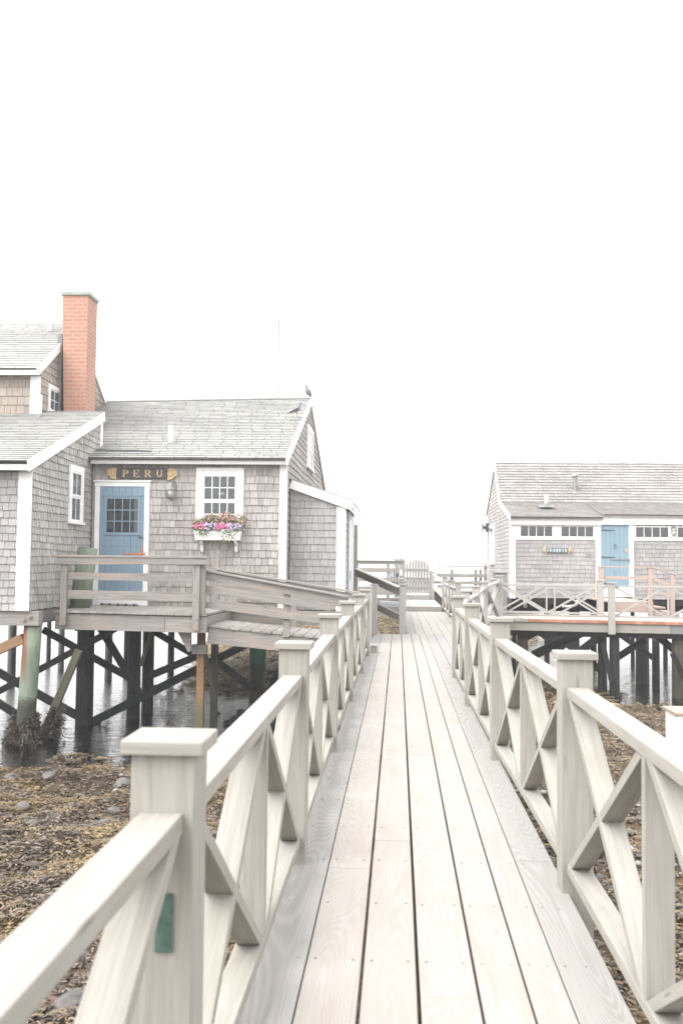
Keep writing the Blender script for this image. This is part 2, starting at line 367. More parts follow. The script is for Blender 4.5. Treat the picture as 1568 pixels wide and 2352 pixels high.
def clip(poly, region):
    """convex clip of a 2-D polygon by a convex counter-clockwise region"""
    out = poly
    for i in range(len(region)):
        ax, ay = region[i]; bx, by = region[(i + 1) % len(region)]; inp = out; out = []
        if not inp: return []
        for k in range(len(inp)):
            px, py = inp[k]; qx, qy = inp[(k + 1) % len(inp)]
            sp_ = (bx - ax) * (py - ay) - (by - ay) * (px - ax); sq = (bx - ax) * (qy - ay) - (by - ay) * (qx - ax)
            if sp_ >= 0: out.append((px, py))
            if (sp_ >= 0) != (sq >= 0):
                t = sp_ / (sp_ - sq); out.append((px + (qx - px) * t, py + (qy - py) * t))
    return out
def ccw(p):
    a = sum(p[i][0] * p[(i + 1) % len(p)][1] - p[(i + 1) % len(p)][0] * p[i][1] for i in range(len(p)))
    return p if a > 0 else p[::-1]
def shingles(mb, O, U, V, N, region, course=.13, wr=(.08, .17), th=.016, holes=(), seed=1, gap=.006, jit=.005, skew=0, mi=0, lift=0, wob=0):
    rnd = random.Random(seed); O, U, V, N = Vector(O), Vector(U).normalized(), Vector(V).normalized(), Vector(N).normalized()
    region = ccw(region); u0 = min(p[0] for p in region); u1 = max(p[0] for p in region); v0 = min(p[1] for p in region); v1 = max(p[1] for p in region)
    v = v0; row = 0
    while v < v1:
        u = u0 - rnd.random() * wr[1]; va = v
        while u < u1:
            wd = rnd.uniform(*wr); j = rnd.uniform(-jit, jit) + wob * math.sin(u * 1.7 + row * .9); rects = [(u + gap / 2, u + wd - gap / 2, va + j, va + course + .012)]
            for (hx0, hx1, hy0, hy1) in holes:
                nr = []
                for (a, b, c, d) in rects:
                    if b <= hx0 or a >= hx1 or d <= hy0 or c >= hy1: nr.append((a, b, c, d)); continue
                    if a < hx0: nr.append((a, hx0, c, d))
                    if b > hx1: nr.append((hx1, b, c, d))
                    m0, m1 = max(a, hx0), min(b, hx1)
                    if c < hy0: nr.append((m0, m1, c, hy0))
                    if d > hy1: nr.append((m0, m1, hy1, d))
                rects = nr
            tb = th * rnd.uniform(.75, 1.15)
            for (a, b, c, d) in rects:
                if b - a < .004 or d - c < .004: continue
                pl = clip([(a, c), (b, c), (b + skew, d), (a + skew, d)], region)
                if len(pl) < 3: continue
                hh = lambda y: lift + .002 + tb * max(0, min(1, (va + course + .012 - y) / course))
                fr = [O + U * x + V * y + N * hh(y) for x, y in pl]; bk = [O + U * x + V * y + N * (lift + (.0005 if lift >= 0 else -.022)) for x, y in pl]
                b0 = len(mb.v); k = len(pl); mb.v += [tuple(q) for q in fr + bk]
                r1 = rnd.random() * 20
                mb.f.append(tuple(range(b0, b0 + k))); mb.mi.append(mi); mb.uv += [(x + r1, y + r1) for x, y in pl]
                for i in range(k):
                    i2 = (i + 1) % k; mb.f.append((b0 + i, b0 + k + i, b0 + k + i2, b0 + i2)); mb.mi.append(EDGE); mb.uv += [(pl[i][0] + r1, pl[i][1] + r1)] * 2 + [(pl[i2][0] + r1, pl[i2][1] + r1)] * 2
            u += wd
        v += course; row += 1

# ================================================================== THE SETTING
near_land = [(-60, 12.6), (-8, 12.9), (-4.2, 13.2), (-2.6, 14.0), (-1.6, 15.6), (.6, 19.5), (2.6, 24.9), (3.9, 24.3), (4.4, 20.8), (5.4, 19.4), (9, 17), (13, 6), (13, -14), (-60, -14)]
far_land = [(-5.2, 25.5), (-4.0, 22.0), (-1.6, 20.3), (1, 24.5), (2.8, 31.0), (4.6, 37), (5.6, 42), (5.6, 46), (-7, 46), (-6.4, 34)]
def sdf(x, y, poly):
    n = len(poly); d = np.full(x.shape, 1e9); ins = np.zeros(x.shape, bool)
    for i in range(n):
        ax, ay = poly[i]; bx, by = poly[(i + 1) % n]; ex, ey = bx - ax, by - ay
        t = np.clip(((x - ax) * ex + (y - ay) * ey) / (ex * ex + ey * ey), 0, 1)
        d = np.minimum(d, np.hypot(x - ax - t * ex, y - ay - t * ey))
        c = (ay > y) != (by > y)
        with np.errstate(divide='ignore', invalid='ignore'): xi = ax + (y - ay) * ex / (ey if ey else 1e-9)
        ins ^= c & (x < xi)
    return np.where(ins, d, -d)
def vnoise(x, y, s, seed):
    x = x * s; y = y * s; xi = np.floor(x).astype(int); yi = np.floor(y).astype(int); fx = x - xi; fy = y - yi; fx = fx * fx * (3 - 2 * fx); fy = fy * fy * (3 - 2 * fy)
    h = lambda a, b: np.modf(np.abs(np.sin(a * 127.1 + b * 311.7 + seed * 74.7) * 43758.5453))[0]
    return (h(xi, yi) * (1 - fx) + h(xi + 1, yi) * fx) * (1 - fy) + (h(xi, yi + 1) * (1 - fx) + h(xi + 1, yi + 1) * fx) * fy - .5
WATER = -1.33
def ground_z(x, y):
    a = sdf(x, y, near_land) + vnoise(x, y, .8, 1) * .7; b = sdf(x, y, far_land) + vnoise(x, y, .8, 2) * 1.0
    za = np.where(a > 0, np.minimum(a * .07, .36), np.maximum(a * .14, -1.6))
    zb = np.where(b > 0, np.minimum(b * .12, 1.75), np.maximum(b * .14, -1.6))
    z = WATER + np.maximum(za, zb)
    return z + vnoise(x, y, 1.7, 3) * .15 + vnoise(x, y, 4.5, 4) * .09 + vnoise(x, y, 11, 5) * .03
xs = np.concatenate([[-590, -300, -150, -80, -40, -25, -16], np.arange(-12, 12.01, .12), [16, 25, 40, 80, 150, 300, 590]])
ys = np.concatenate([[-30, -12, -6], np.arange(-3, 26, .12), np.arange(26, 50, .4), [56, 70, 100, 150, 250, 400, 590]])
gx, gy = np.meshgrid(xs, ys); gz = ground_z(gx, gy); nx, ny = len(xs), len(ys)
verts = np.stack([gx, gy, gz], -1).reshape(-1, 3); idx = np.arange(nx * ny).reshape(ny, nx)
faces = np.stack([idx[:-1, :-1], idx[:-1, 1:], idx[1:, 1:], idx[1:, :-1]], -1).reshape(-1, 4)
def np_mesh(name, verts, faces, mat, smooth=False):
    me = bpy.data.meshes.new(name); k = faces.shape[1]
    me.vertices.add(len(verts)); me.vertices.foreach_set('co', verts.astype('f').ravel())
    me.loops.add(faces.size); me.loops.foreach_set('vertex_index', faces.astype('i').ravel())
    me.polygons.add(len(faces)); me.polygons.foreach_set('loop_start', np.arange(0, faces.size, k, dtype='i'))
    me.update(calc_edges=True); me.validate(); me.materials.append(MATS[mat])
    if smooth: me.polygons.foreach_set('use_smooth', [True] * len(faces))
    o = bpy.data.objects.new(name, me); C.objects.link(o); return o
struct(np_mesh('ground', verts, faces, 'mud', True))
struct(np_mesh('water', np.array([(-590, -29.9, WATER), (590, -29.9, WATER), (590, 589.9, WATER), (-590, 589.9, WATER)]), np.array([[0, 1, 2, 3]]), 'water'))

rng = np.random.default_rng(5)
def scatter_fronds(name, n, sampler, lrange, wrange, mat, label, cat, lift=.02):
    x, y = sampler(n); z0 = ground_z(x, y); fl = (z0 > WATER - .22) & (vnoise(x * 1.0, y * .8, 1.1, 21) + vnoise(x, y, 3.7, 22) * .6 + (z0 - WATER) * 2.0 > .12)
    keep = (z0 > WATER - .04) | fl; z0 = np.where(z0 < WATER + .0, WATER + .003, z0); x, y, z0 = x[keep], y[keep], z0[keep]; n = len(x)
    ang = vnoise(x, y, 1.3, 9) * 7 + vnoise(x, y, 5, 8) * 3 + rng.normal(0, .7, n)
    ln = rng.uniform(*lrange, n); wd = rng.uniform(*wrange, n); tl = np.where(z0 < WATER + .02, rng.uniform(-.05, .12, n), rng.uniform(-.15, .55, n))
    P0 = np.stack([x, y, z0 + rng.uniform(-.005, lift, n) + np.maximum(vnoise(x, y, 3.1, 12), 0) * .10], -1)
    vs = []; K = 4; hd = np.stack([np.cos(ang), np.sin(ang), np.zeros(n)], -1); pos_ = P0; tw = rng.uniform(-1, 1, n)
    for k in range(K):
        w_ = wd * (1 - .35 * k / (K - 1)) * .5; sdv = np.stack([-np.sin(ang), np.cos(ang), tw * .7], -1) * w_[:, None]
        vs += [pos_ - sdv, pos_ + sdv]
        ang = ang + rng.normal(0, .45, n); dz = np.sin(tl) * (1 - k * .75)
        pos_ = pos_ + np.stack([np.cos(ang), np.sin(ang), dz], -1) * (ln / (K - 1))[:, None]
    V_ = np.stack(vs, 1).reshape(-1, 3); b = (np.arange(n) * 2 * K)[:, None]
    q = np.concatenate([b + np.array([[2 * k, 2 * k + 1, 2 * k + 3, 2 * k + 2]]) for k in range(K - 1)], 0)
    o = np_mesh(name, V_, q, mat); return tag(o, label, cat, kind='stuff')
def samp_left(n):
    yy = 1.6 + 13.6 * rng.random(n) ** .75; xx = -.3 - rng.random(n) * (1.2 + yy * .42); return xx, yy
def samp_right(n):
    yy = 2.5 + 22.5 * rng.random(n) ** .9; xx = .6 + rng.random(n) * (.8 + yy * .33); return xx, yy
scatter_fronds('seaweed', 120000, samp_left, (.022, .075), (.008, .020), 'seaweed', 'brown and ochre rockweed covering the beach left of the boardwalk', 'seaweed')
scatter_fronds('seaweed', 70000, samp_right, (.025, .08), (.008, .022), 'seaweed', 'brown rockweed covering the shore right of the boardwalk', 'seaweed')
def samp_far(n): return rng.uniform(-5.5, 9, n), rng.uniform(20.2, 41, n)
scatter_fronds('dry_weed', 40000, samp_far, (.10, .30), (.015, .04), 'far_weed', 'golden dried weed covering the bank behind the cottages', 'weed', .05)

ICO = None
def ico():
    global ICO
    if ICO is None:
        import bmesh
        bm = bmesh.new(); bmesh.ops.create_icosphere(bm, subdivisions=1, radius=1)
        ICO = (np.array([v.co[:] for v in bm.verts]), np.array([[v.index for v in f.verts] for f in bm.faces])); bm.free()
    return ICO
def pebbles(name, n, sampler, sr, mat, label, cat):
    iv, if_ = ico(); x, y = sampler(n); z = ground_z(x, y); sz = rng.uniform(*sr, n) * (rng.random(n) ** 1.5 * .8 + .4)
    sc = np.stack([sz * rng.uniform(.8, 1.4, n), sz * rng.uniform(.8, 1.4, n), sz * rng.uniform(.45, .8, n)], -1)
    rot = rng.uniform(0, 6.28, n); V_ = iv[None] * sc[:, None] * (1 + rng.normal(0, .08, (n, len(iv), 1)))
    cx_, sx_ = np.cos(rot)[:, None], np.sin(rot)[:, None]
    V_ = np.stack([V_[..., 0] * cx_ - V_[..., 1] * sx_, V_[..., 0] * sx_ + V_[..., 1] * cx_, V_[..., 2]], -1) + np.stack([x, y, z + sz * .2], -1)[:, None]
    fc = (np.arange(n) * len(iv))[:, None, None] + if_[None]; o = np_mesh(name, V_.reshape(-1, 3), fc.reshape(-1, 3), mat, True)
    return tag(o, label, cat, kind='stuff')
pebbles('gravel', 3500, lambda n: (.5 + rng.random(n) * 3.2, 1.6 + 9.5 * rng.random(n) ** .8), (.012, .045), 'pebble', 'loose grey and white shore gravel under the right railing', 'gravel')
pebbles('gravel', 350, lambda n: (-.3 - rng.random(n) * 4.5, 1.6 + 11 * rng.random(n)), (.012, .04), 'pebble', 'scattered pebbles in the rockweed left of the boardwalk', 'gravel')

def rock(label, x, y, sx, sy, sz, mat, seed, group, dz=0):
    sx *= .9; sy *= .9
    import bmesh
    bm = bmesh.new(); bmesh.ops.create_icosphere(bm, subdivisions=3, radius=1); rr = random.Random(seed)
    pl = [(Vector((rr.gauss(0, 1), rr.gauss(0, 1), rr.gauss(0, 1))).normalized(), rr.uniform(.62, .9)) for _ in range(9)]
    for v in bm.verts:
        d = v.co.normalized(); k = 1
        for nrm, o_ in pl:
            dt = d.dot(nrm)
            if dt > 0: k = min(k, o_ / dt)
        v.co = d * k; v.co.x *= sx; v.co.y *= sy; v.co.z *= sz
    me = bpy.data.meshes.new('rock'); bm.to_mesh(me); bm.free(); me.materials.append(MATS[mat]); me.polygons.foreach_set('use_smooth', [True] * len(me.polygons))
    o = bpy.data.objects.new('rock', me); C.objects.link(o); z = float(ground_z(np.array([x]), np.array([y]))[0]); o.location = (x, y, z - sz * .12 + dz); o.rotation_euler = (0, 0, rr.random() * 6)
    bpy.context.view_layer.objects.active = o
    b = o.modifiers.new('sm', 'SUBSURF'); b.levels = 1; b.render_levels = 1
    return tag(o, label, 'rock', group)
def gpt(px, py):                                 # where the line of sight meets the shore
    y = 3.0
    while y < 45:
        p = P(px, py, y)
        if p.z < float(ground_z(np.array([p.x]), np.array([y]))[0]): return p.x, y
        y += .05
    return p.x, y
G1 = 'rocks lying in the rockweed'
for lab, px, py, r_, mt in [
    ('large grey boulder at the bottom left corner behind the railing', 178, 2300, .17, 'rock_grey'),
    ('reddish brown stone beside the large grey boulder', 112, 2320, .085, 'rock_red'),
    ('red angular stone in the rockweed, darkly shadowed', 112, 1875, .10, 'rock_red'),
    ('pale curved stone half covered by ochre weed', 55, 1855, .12, 'rock_pale'),
    ('pale round stone below the small grey one', 75, 1895, .09, 'rock_pale'),
    ('small grey stone just above a pale round stone', 66, 1880, .08, 'rock_grey'),
    ('light grey flat stone right of the red angular stone', 162, 1868, .08, 'rock_pale'),
    ('grey stone nearest the front railing post on the weed', 262, 1866, .10, 'rock_grey'),
    ('whitish cracked stone left of the front railing post', 240, 1893, .10, 'rock_pale'),
    ('rounded grey stone under weed left of the whitish stone', 208, 1876, .09, 'rock_grey'),
    ('big stone by the water edge beside the front railing post', 280, 1805, .20, 'rock_grey'),
    ('pale low stone near the water edge at far left', 28, 1790, .14, 'rock_pale'),
    ('pale low stone near the water edge beside a longer one', 115, 1785, .13, 'rock_pale')]:
    x, y = gpt(px, py); rock(lab, x, y, r_ * .95, r_ * .8, r_ * .55, mt, int(px * 7 + py), G1)
for i, (lab, px, py, r_) in enumerate([('black wet rock, leftmost of the cluster beside the porch piling', 524, 1663, .09), ('black wet rock at the top of the cluster beside the ramp', 556, 1640, .12), ('small black rock left in the water by the thin pile', 500, 1640, .06),
    ('black rock in the middle of the wet cluster', 541, 1655, .11), ('black rock at the bottom of the wet cluster', 530, 1685, .13), ('round black rock right of the wet cluster by the rail', 562, 1668, .12), ('black rock seen through the railing X brace', 628, 1660, .12),
    ('black rock low between the railing braces', 636, 1690, .12)]):
    p = P(px, py, (CAMZ - WATER) / ((py - 1297) / F)); o = rock(lab, p.x, p.y, r_ * 1.2, r_, r_ * .8, 'rock_black', 40 + i, 'black wet rocks under the ramp'); o.location.z = WATER + r_ * .1
for i, (lab, px, py, r_, m_) in enumerate([('pale grey rock on the golden bank behind the teal piling', 632, 1528, .20, 'rock_pale'), ('grey rock on the golden bank left of the pale rock', 622, 1538, .17, 'rock_grey'),
    ('grey rock at the right shore just behind the first post', 1352, 1582, .22, 'rock_grey'), ('flat grey rock at the right water edge', 1408, 1588, .26, 'rock_grey'), ('weedy rock in the water beyond the flat rock', 1453, 1590, .22, 'rock_red'), ('pale stone on the right shore near the rail', 1432, 1702, .16, 'rock_pale')]):
    x, y = gpt(px, py); rock(lab, x, y, r_ * 1.2, r_, r_ * .5, m_, 70 + i, 'rocks on the shore banks')

# ================================================================== BOARDWALK
XL, XRt = -.455, .71                               # inner faces of the railing posts
bw = thing('boardwalk', 'long pale plank boardwalk running from the viewer to the gate', 'boardwalk')
def planks(parent, name, mat, x0, x1, y0, y1, z, lens, th=.038, off=0, bevel=.004):
    mb = MB(); y = y0 - off
    while y < y1:
        L = random.choice(lens); a = max(y, y0); b = min(y + L, y1)
        if b - a > .05: mb.box(x0, x1, a + .0015, b - .0015, z - th, z + random.uniform(-.0015, .001), 1)
        y += L
    return mb.build(name, mat, parent, bevel)
lines = [(-.321, -.124), (-.1125, .0735), (.0855, .278), (.2875, .4455), (.4535, .581)]
for i, (a, b) in enumerate(lines):
    planks(bw, 'plank', 'new_deck', a, b, -1.5, 21.3, 0, [3.66, 4.27], off=[1.6, .5, 3.0, 2.2, .9][i])
planks(bw, 'edge_board', 'grey_deck', -.505, -.3255, -1.5, 21.3, 0, [3.05, 3.66], off=1.1)
planks(bw, 'edge_board', 'grey_deck', .5855, .765, -1.5, 21.4, 0, [3.05, 3.66], off=.8)
for i in range(8):
    a = .2 + i * .19; planks(bw, 'plank', 'grey_deck' if i in (0, 7) else 'new_deck', a, a + .183, 21.31, 31.9, 0, [3.66, 4.8], off=i * .7 % 3)
flx = [(13.1, .80), (16.4, 1.12), (18.7, 1.47), (21.0, 1.82), (21.75, 2.1)]
def rail_y(x):
    for (ya_, xa_), (yb_, xb_) in zip(flx, flx[1:]):
        if xa_ <= x <= xb_: return ya_ + (yb_ - ya_) * (x - xa_) / (xb_ - xa_)
    return 13.1 if x < .8 else 21.7
for i in range(6):
    x = .772 + i * .186; mb = MB(); ye = 21.3 if x + .18 < 1.67 else 21.65; ya_, yb_ = rail_y(x), rail_y(x + .18)
    if x + .18 > 1.85: break
    mb.hexa([(x, ya_, -.038), (x + .18, yb_, -.038), (x + .18, yb_, 0), (x, ya_, 0), (x, ye, -.038), (x + .18, ye, -.038), (x + .18, ye, 0), (x, ye, 0)]); mb.build('plank', 'new_deck' if i % 3 else 'grey_deck', bw, .003)
for x in (-.36, .12, .60):
    mb = MB(); mb.box(x - .025, x + .025, -1.5, 21.3, -.30, -.042, 1); mb.build('stringer', 'dark_timber', bw)
mb = MB(); rs_ = random.Random(4)
for k in range(34):
    y = .62 + k * .62
    for a, b in lines + [(-.49, -.3255), (.5855, .72)]:
        for x in (a + .03, b - .03):
            if rs_.random() < .85: xx, yy = x + rs_.uniform(-.004, .004), y + rs_.uniform(-.008, .008); mb.tube([(xx, yy, .0), (xx, yy, .0022)], .0042, 6)
mb.build('screw_heads', 'screw', bw)
for x in (.25, .85, 1.6):
    mb = MB(); mb.box(x - .025, x + .025, 21.35, 31.9, -.30, -.042, 1); mb.build('stringer', 'far_deck', bw)
for i in range(9):
    y = .9 + i * 2.8; mb = MB(); mb.box(-.62, .88, y - .03, y + .03, -.42, -.302, 0); mb.build('crossbeam', 'grey_wood', bw)
BN = [('nearest', 3.2), ('second', 6.3), ('third', 9.3), ('fourth', 12.3), ('fifth', 15.3), ('sixth', 18.3)]
for nm, y in BN:
    for sd_, xx in (('left', -.42), ('right', .68)):
        mb = MB(); mb.tube([(xx, y + .1, -2.2), (xx, y + .1, -.42)], .10, 12); tag(mb.build('piling', 'piling_dark_brown', smooth=True), f'{nm} timber pile under the {sd_} edge of the boardwalk', 'piling', 'piles under the boardwalk')

def cap(parent, c, w=.18, t=.032, mat='rail_wood', bev=.004):
    mb = MB(); mb.box(c[0] - w / 2, c[0] + w / 2, c[1] - w / 2, c[1] + w / 2, c[2] - t, c[2], 0); return mb.build('post_cap', mat, parent, bev)
def post(parent, x, y, z0=-.25, ztop=1.06, w=.14, mat='rail_wood', capw=.18, bev=.004):
    mb = MB(); mb.box(x - w / 2, x + w / 2, y - w / 2, y + w / 2, z0, ztop - .0325, 2); o = mb.build('post', mat, parent, bev)
    if capw: cap(o, (x, y, ztop), capw, .032, mat, bev)
    return o
def bay(parent, a, b, za, zb, pw=.14, mat='rail_wood', h_top=.905, h_bot=.13, halves=2, bev=.004, wd=.094, th=.045):
    """one railing bay between post centres a and b (x, y), floor heights za, zb"""
    a = Vector((a[0], a[1], 0)); b = Vector((b[0], b[1], 0)); d = (b - a); L = d.length; d.normalize(); sdv = Vector((d.y, -d.x, 0))
    def pt(t, s_, z): return a + d * t + sdv * s_ + Vector((0, 0, z + za + (zb - za) * t / L))
    def bar(name, pts2, w_):                       # pts2: 4 (t, z) in the bay plane, 0-1 near end, 2-3 far end
        mb = MB(); (t0, z0), (t1, z1), (t2, z2), (t3, z3) = pts2
        mb.hexa([pt(t0, -w_ / 2, z0), pt(t0, w_ / 2, z0), pt(t1, w_ / 2, z1), pt(t1, -w_ / 2, z1), pt(t3, -w_ / 2, z3), pt(t3, w_ / 2, z3), pt(t2, w_ / 2, z2), pt(t2, -w_ / 2, z2)])
        return mb.build(name, mat, parent, bev)
    s0, s1 = pw / 2, L - pw / 2
    bar('top_rail', [(s0, h_top - th), (s0, h_top), (s1, h_top), (s1, h_top - th)], wd)
    bar('bottom_rail', [(s0, h_bot - th), (s0, h_bot), (s1, h_bot), (s1, h_bot - th)], wd)
    zt, zb_ = h_top - th, h_bot; n = halves; seg = (s1 - s0 - (n - 1) * .038) / n
    for k in range(n):
        c0 = s0 + k * (seg + .038); c1 = c0 + seg; t_ = .038 * math.hypot(seg, zt - zb_) / (zt - zb_)
        bar('cross_brace', [(c0, zb_), (c0 + .001, zb_ + .001), (c1 - .001, zt - .0005), (c1, zt - .002)], .001) if False else None
        mb = MB()
        for w_, flip in ((wd - .006, 0), (wd - .012, 1)):
            q = [(c0, zb_), (c0 + t_, zb_), (c1, zt), (c1 - t_, zt)] if not flip else [(c0, zt), (c0 + t_, zt), (c1, zb_), (c1 - t_, zb_)]
            m2 = MB(); m2.hexa([pt(q[0][0], -w_ / 2, q[0][1]), pt(q[0][0], w_ / 2, q[0][1]), pt(q[1][0], w_ / 2, q[1][1]), pt(q[1][0], -w_ / 2, q[1][1]),
                                pt(q[3][0], -w_ / 2, q[3][1]), pt(q[3][0], w_ / 2, q[3][1]), pt(q[2][0], w_ / 2, q[2][1]), pt(q[2][0], -w_ / 2, q[2][1])])
            m2.build('cross_brace', mat, parent, bev * .7)
        if k < n - 1:
            m2 = MB(); w_ = wd - .002; m2.hexa([pt(c1, -w_ / 2, zb_), pt(c1, w_ / 2, zb_), pt(c1 + .038, w_ / 2, zb_), pt(c1 + .038, -w_ / 2, zb_), pt(c1, -w_ / 2, zt), pt(c1, w_ / 2, zt), pt(c1 + .038, w_ / 2, zt), pt(c1 + .038, -w_ / 2, zt)]); m2.build('stile', mat, parent, bev)
lr = thing('boardwalk_railing', 'weathered X braced railing along the left side of the boardwalk', 'railing', (XL, 0, 0))
LP = [(-.53, -.45), (2.22, -.433), (4.94, -.438), (7.82, -.462), (10.7, -.468), (13.45, -.452), (16.1, -.455)]
for y, x in LP: post(lr, x - .07, y)
for (a, xa), (b, xb) in zip(LP, LP[1:]): bay(lr, (xa - .07, a), (xb - .07, b), 0, 0)
mb = MB(); mb.box(-.512, -.474, 2.1445, 2.1485, .612, .735, 2); mb.build('stained_patch', 'teal_patch', lr)
rr_ = thing('boardwalk_railing', 'weathered X braced railing along the right side of the boardwalk', 'railing', (XRt, 0, 0))
RP = [(-1.2, .73), (1.72, .735), (4.61, .733), (7.63, .702), (10.5, .698), (13.1, .71)]
for y, x in RP: post(rr_, x + .07, y)
for (a, xa), (b, xb) in zip(RP, RP[1:]): bay(rr_, (xa + .07, a), (xb + .07, b), 0, 0)
# the far part of the railing flares out to the side deck
fl = thing('flared_railing', 'X braced railing bending right from the boardwalk to the side deck', 'railing', (1.2, 16, 0))
FP = [(XRt + .07, 13.1, 0), (1.10, 16.4, .0), (1.45, 18.7, .03), (1.80, 21.0, .12), (2.22, 22.05, .24)]
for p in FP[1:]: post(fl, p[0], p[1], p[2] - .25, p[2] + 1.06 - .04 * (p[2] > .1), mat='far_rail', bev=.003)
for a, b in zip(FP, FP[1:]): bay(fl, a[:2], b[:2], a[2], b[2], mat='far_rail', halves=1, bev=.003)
# left posts where the ramp joins
lp = thing('railing_end_posts', 'pair of close set grey posts where the porch ramp meets the boardwalk', 'posts', (-.6, 19, 0))
for x, y in ((-.555, 18.75), (-.50, 20.9)): post(lp, x, y, mat='far_rail', bev=.003, capw=.17)
mb = MB(); p = P(853, 1485, 16.6); mb.box(p.x - .02, p.x + .09, 16.5, 16.8, -.02, .13); tag(mb.build('timber_block', 'grey_wood', bevel=.004), 'short grey timber block standing at the left deck edge', 'block')

fr2 = thing('step_railing', 'left railing of the far deck from the big capped post to the gate', 'railing', (.1, 21.3, 0))
for y, zt in ((21.3, 1.06), (24.6, 1.07), (28.5, 1.08), (32.2, 1.15), (39.0, 1.42)): post(fr2, .105, y, -.25 if y < 33 else .1, zt, mat='far_rail', bev=.003)
for (y0, z0), (y1, z1) in zip([(21.3, .9), (24.6, .9), (28.5, .91), (32.2, .98)], [(24.6, .9), (28.5, .91), (32.2, .98), (39.0, 1.25)]):
    for dz in (0, -.42):
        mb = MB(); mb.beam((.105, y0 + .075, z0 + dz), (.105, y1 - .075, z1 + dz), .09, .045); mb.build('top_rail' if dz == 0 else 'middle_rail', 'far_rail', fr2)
fr3 = thing('far_deck_railing', 'right railing of the far deck ending at the two steps', 'railing', (1.5, 25, 0))
for y in (25.0, 28.6): post(fr3, 1.5, y, mat='far_rail', bev=.003)
post(fr3, 1.5, 32.35, mat='far_rail', ztop=1.12, bev=.003)
bay(fr3, (1.5, 25.0), (1.5, 28.6), 0, 0, mat='far_rail', bev=.003); bay(fr3, (1.5, 28.6), (1.5, 32.35), 0, 0, mat='far_rail', bev=.003)

# steps and platforms to the gate
st = thing('gate_steps', 'two broad weathered plank steps in front of the picket gate', 'steps', (.8, 34, 0))
for k, (y0, y1, zt, x0, x1) in enumerate([(31.95, 38.4, .155, .18, 1.40), (38.42, 42.6, .33, .16, 1.22)]):
    mb = MB(); x = x0
    while x < x1 - .02: mb.box(x, min(x + .175, x1), y0 + .052, y1, zt - .04, zt + random.uniform(-.003, .003), 1); x += .182
    mb.build('tread', 'far_deck', st); mb = MB(); mb.box(x0, x1, y0, y0 + .05, zt - .2, zt - .002, 0); mb.build('riser', 'grey_deck', st)
gr = thing('gate_handrail', 'grey handrail with two boards dropping from the gate to the right post', 'railing', (1.3, 36, 0))
post(gr, 1.36, 39.2, .1, 1.24, .12, 'far_rail', .16, .003)
for z0, z1 in ((1.12, .95), (.66, .48)):
    mb = MB(); mb.beam((1.37, 39.1, z0), (1.48, 32.45, z1 - .02), .045, .16 if z0 < 1 else .10); mb.build('handrail_board', 'far_rail', gr)
# picket gate
gt = thing('picket_gate', 'arched grey picket gate closing the far end of the boardwalk', 'gate', (.74, 40, .33))
gx0, gx1 = P(931, 1350, 40).x, P(984, 1350, 40).x; npk = 8
for k in range(npk):
    u = (k + .5) / npk; x = gx0 + (gx1 - gx0) * u; hz = P(957, 1305, 40).z + (P(957, 1286, 40).z - P(957, 1305, 40).z) * math.sqrt(max(0, 1 - (2 * u - 1) ** 2))
    mb = MB(); mb.box(x - .045, x + .045, 39.98, 40.0, .37, hz, 2); mb.build('picket', 'fence_wood', gt)
for z in (.50, .88, 1.22):
    mb = MB(); mb.box(gx0, gx1, 40.002, 40.04, z, z + .11, 0); mb.build('cross_rail', 'fence_wood', gt)
mb = MB(); mb.box(gx1 + .01, gx1 + .11, 39.95, 40.06, .1, 1.28, 2); mb.build('gate_post', 'fence_wood', gt)
mb = MB(); mb.box(gx0 - .11, gx0 - .01, 39.95, 40.06, .1, 1.68, 2); mb.build('gate_post', 'fence_wood', gt)
# fences at the gate
fn = thing('board_fence', 'grey four board fence left of the picket gate', 'fence', (-1, 40.2, 0))
for ya, yb in ((1288, 1296), (1304, 1314), (1326, 1335), (1347, 1366)):
    mb = MB(); a = P(811, ya, 40.2); b = P(811, yb, 40.2); mb.box(a.x, gx0 - .12, 40.2, 40.24, b.z, a.z, 0); mb.build('fence_board', 'fence_wood', fn)
mb = MB(); a = P(811, 1288, 40.2); mb.box(a.x, gx0 - .05, 40.14, 40.30, a.z + .002, a.z + .03, 0); mb.build('fence_cap', 'fence_wood', fn)
for px in (820, 891):
    x = P(px, 1300, 40.3).x; mb = MB(); mb.box(x - .05, x + .05, 40.25, 40.35, -.4, P(px, 1290, 40.3).z, 2); mb.build('fence_post', 'fence_wood', fn)
fn = thing('board_fence', 'low grey board fence between the gate and the blue door cottage', 'fence', (3, 40.5, 0))
xa, xb = P(984, 1300, 40.3).x, P(1121, 1300, 40.3).x
for ya, yb, t in ((1299.5, 1302, .08), (1318, 1326, .03), (1335, 1341, .03)):
    a = P(1040, ya, 40.3); b = P(1040, yb, 40.3); mb = MB(); mb.box(xa + .12, xb, 40.3, 40.3 + t, b.z, a.z, 0); mb.build('fence_board', 'fence_wood', fn)
for px, tp, m_ in ((1037, 1309, 'fence_wood'), (1092, 1308, 'fence_wood'), (1103, 1308, 'fence_wood'), (1114, 1295, 'pink_wood')):
    a = P(px, tp, 40.45); mb = MB(); mb.box(a.x - .06, a.x + .06, 40.4, 40.5, -.4, a.z, 2); mb.build('fence_post', m_, fn)
bk = thing('bulkhead', 'dark stone bulkhead with a tan timber cap below the right fence', 'bulkhead', (5, 41, 0))
mb = MB(); mb.box(1.4, 5.5, 41.2, 41.8, -1.2, .40, 0); mb.build('stone_face', 'rock_grey', bk)
mb = MB(); mb.box(1.38, 5.52, 41.1, 41.9, .402, .47, 0); mb.build('timber_cap', 'trim_timber', bk)
mb = MB(); mb.box(-5, .1, 41.2, 41.8, -1.2, .12, 0); tag(mb.build('bulkhead', 'fence_wood'), 'grey timber bulkhead below the left fence', 'bulkhead')
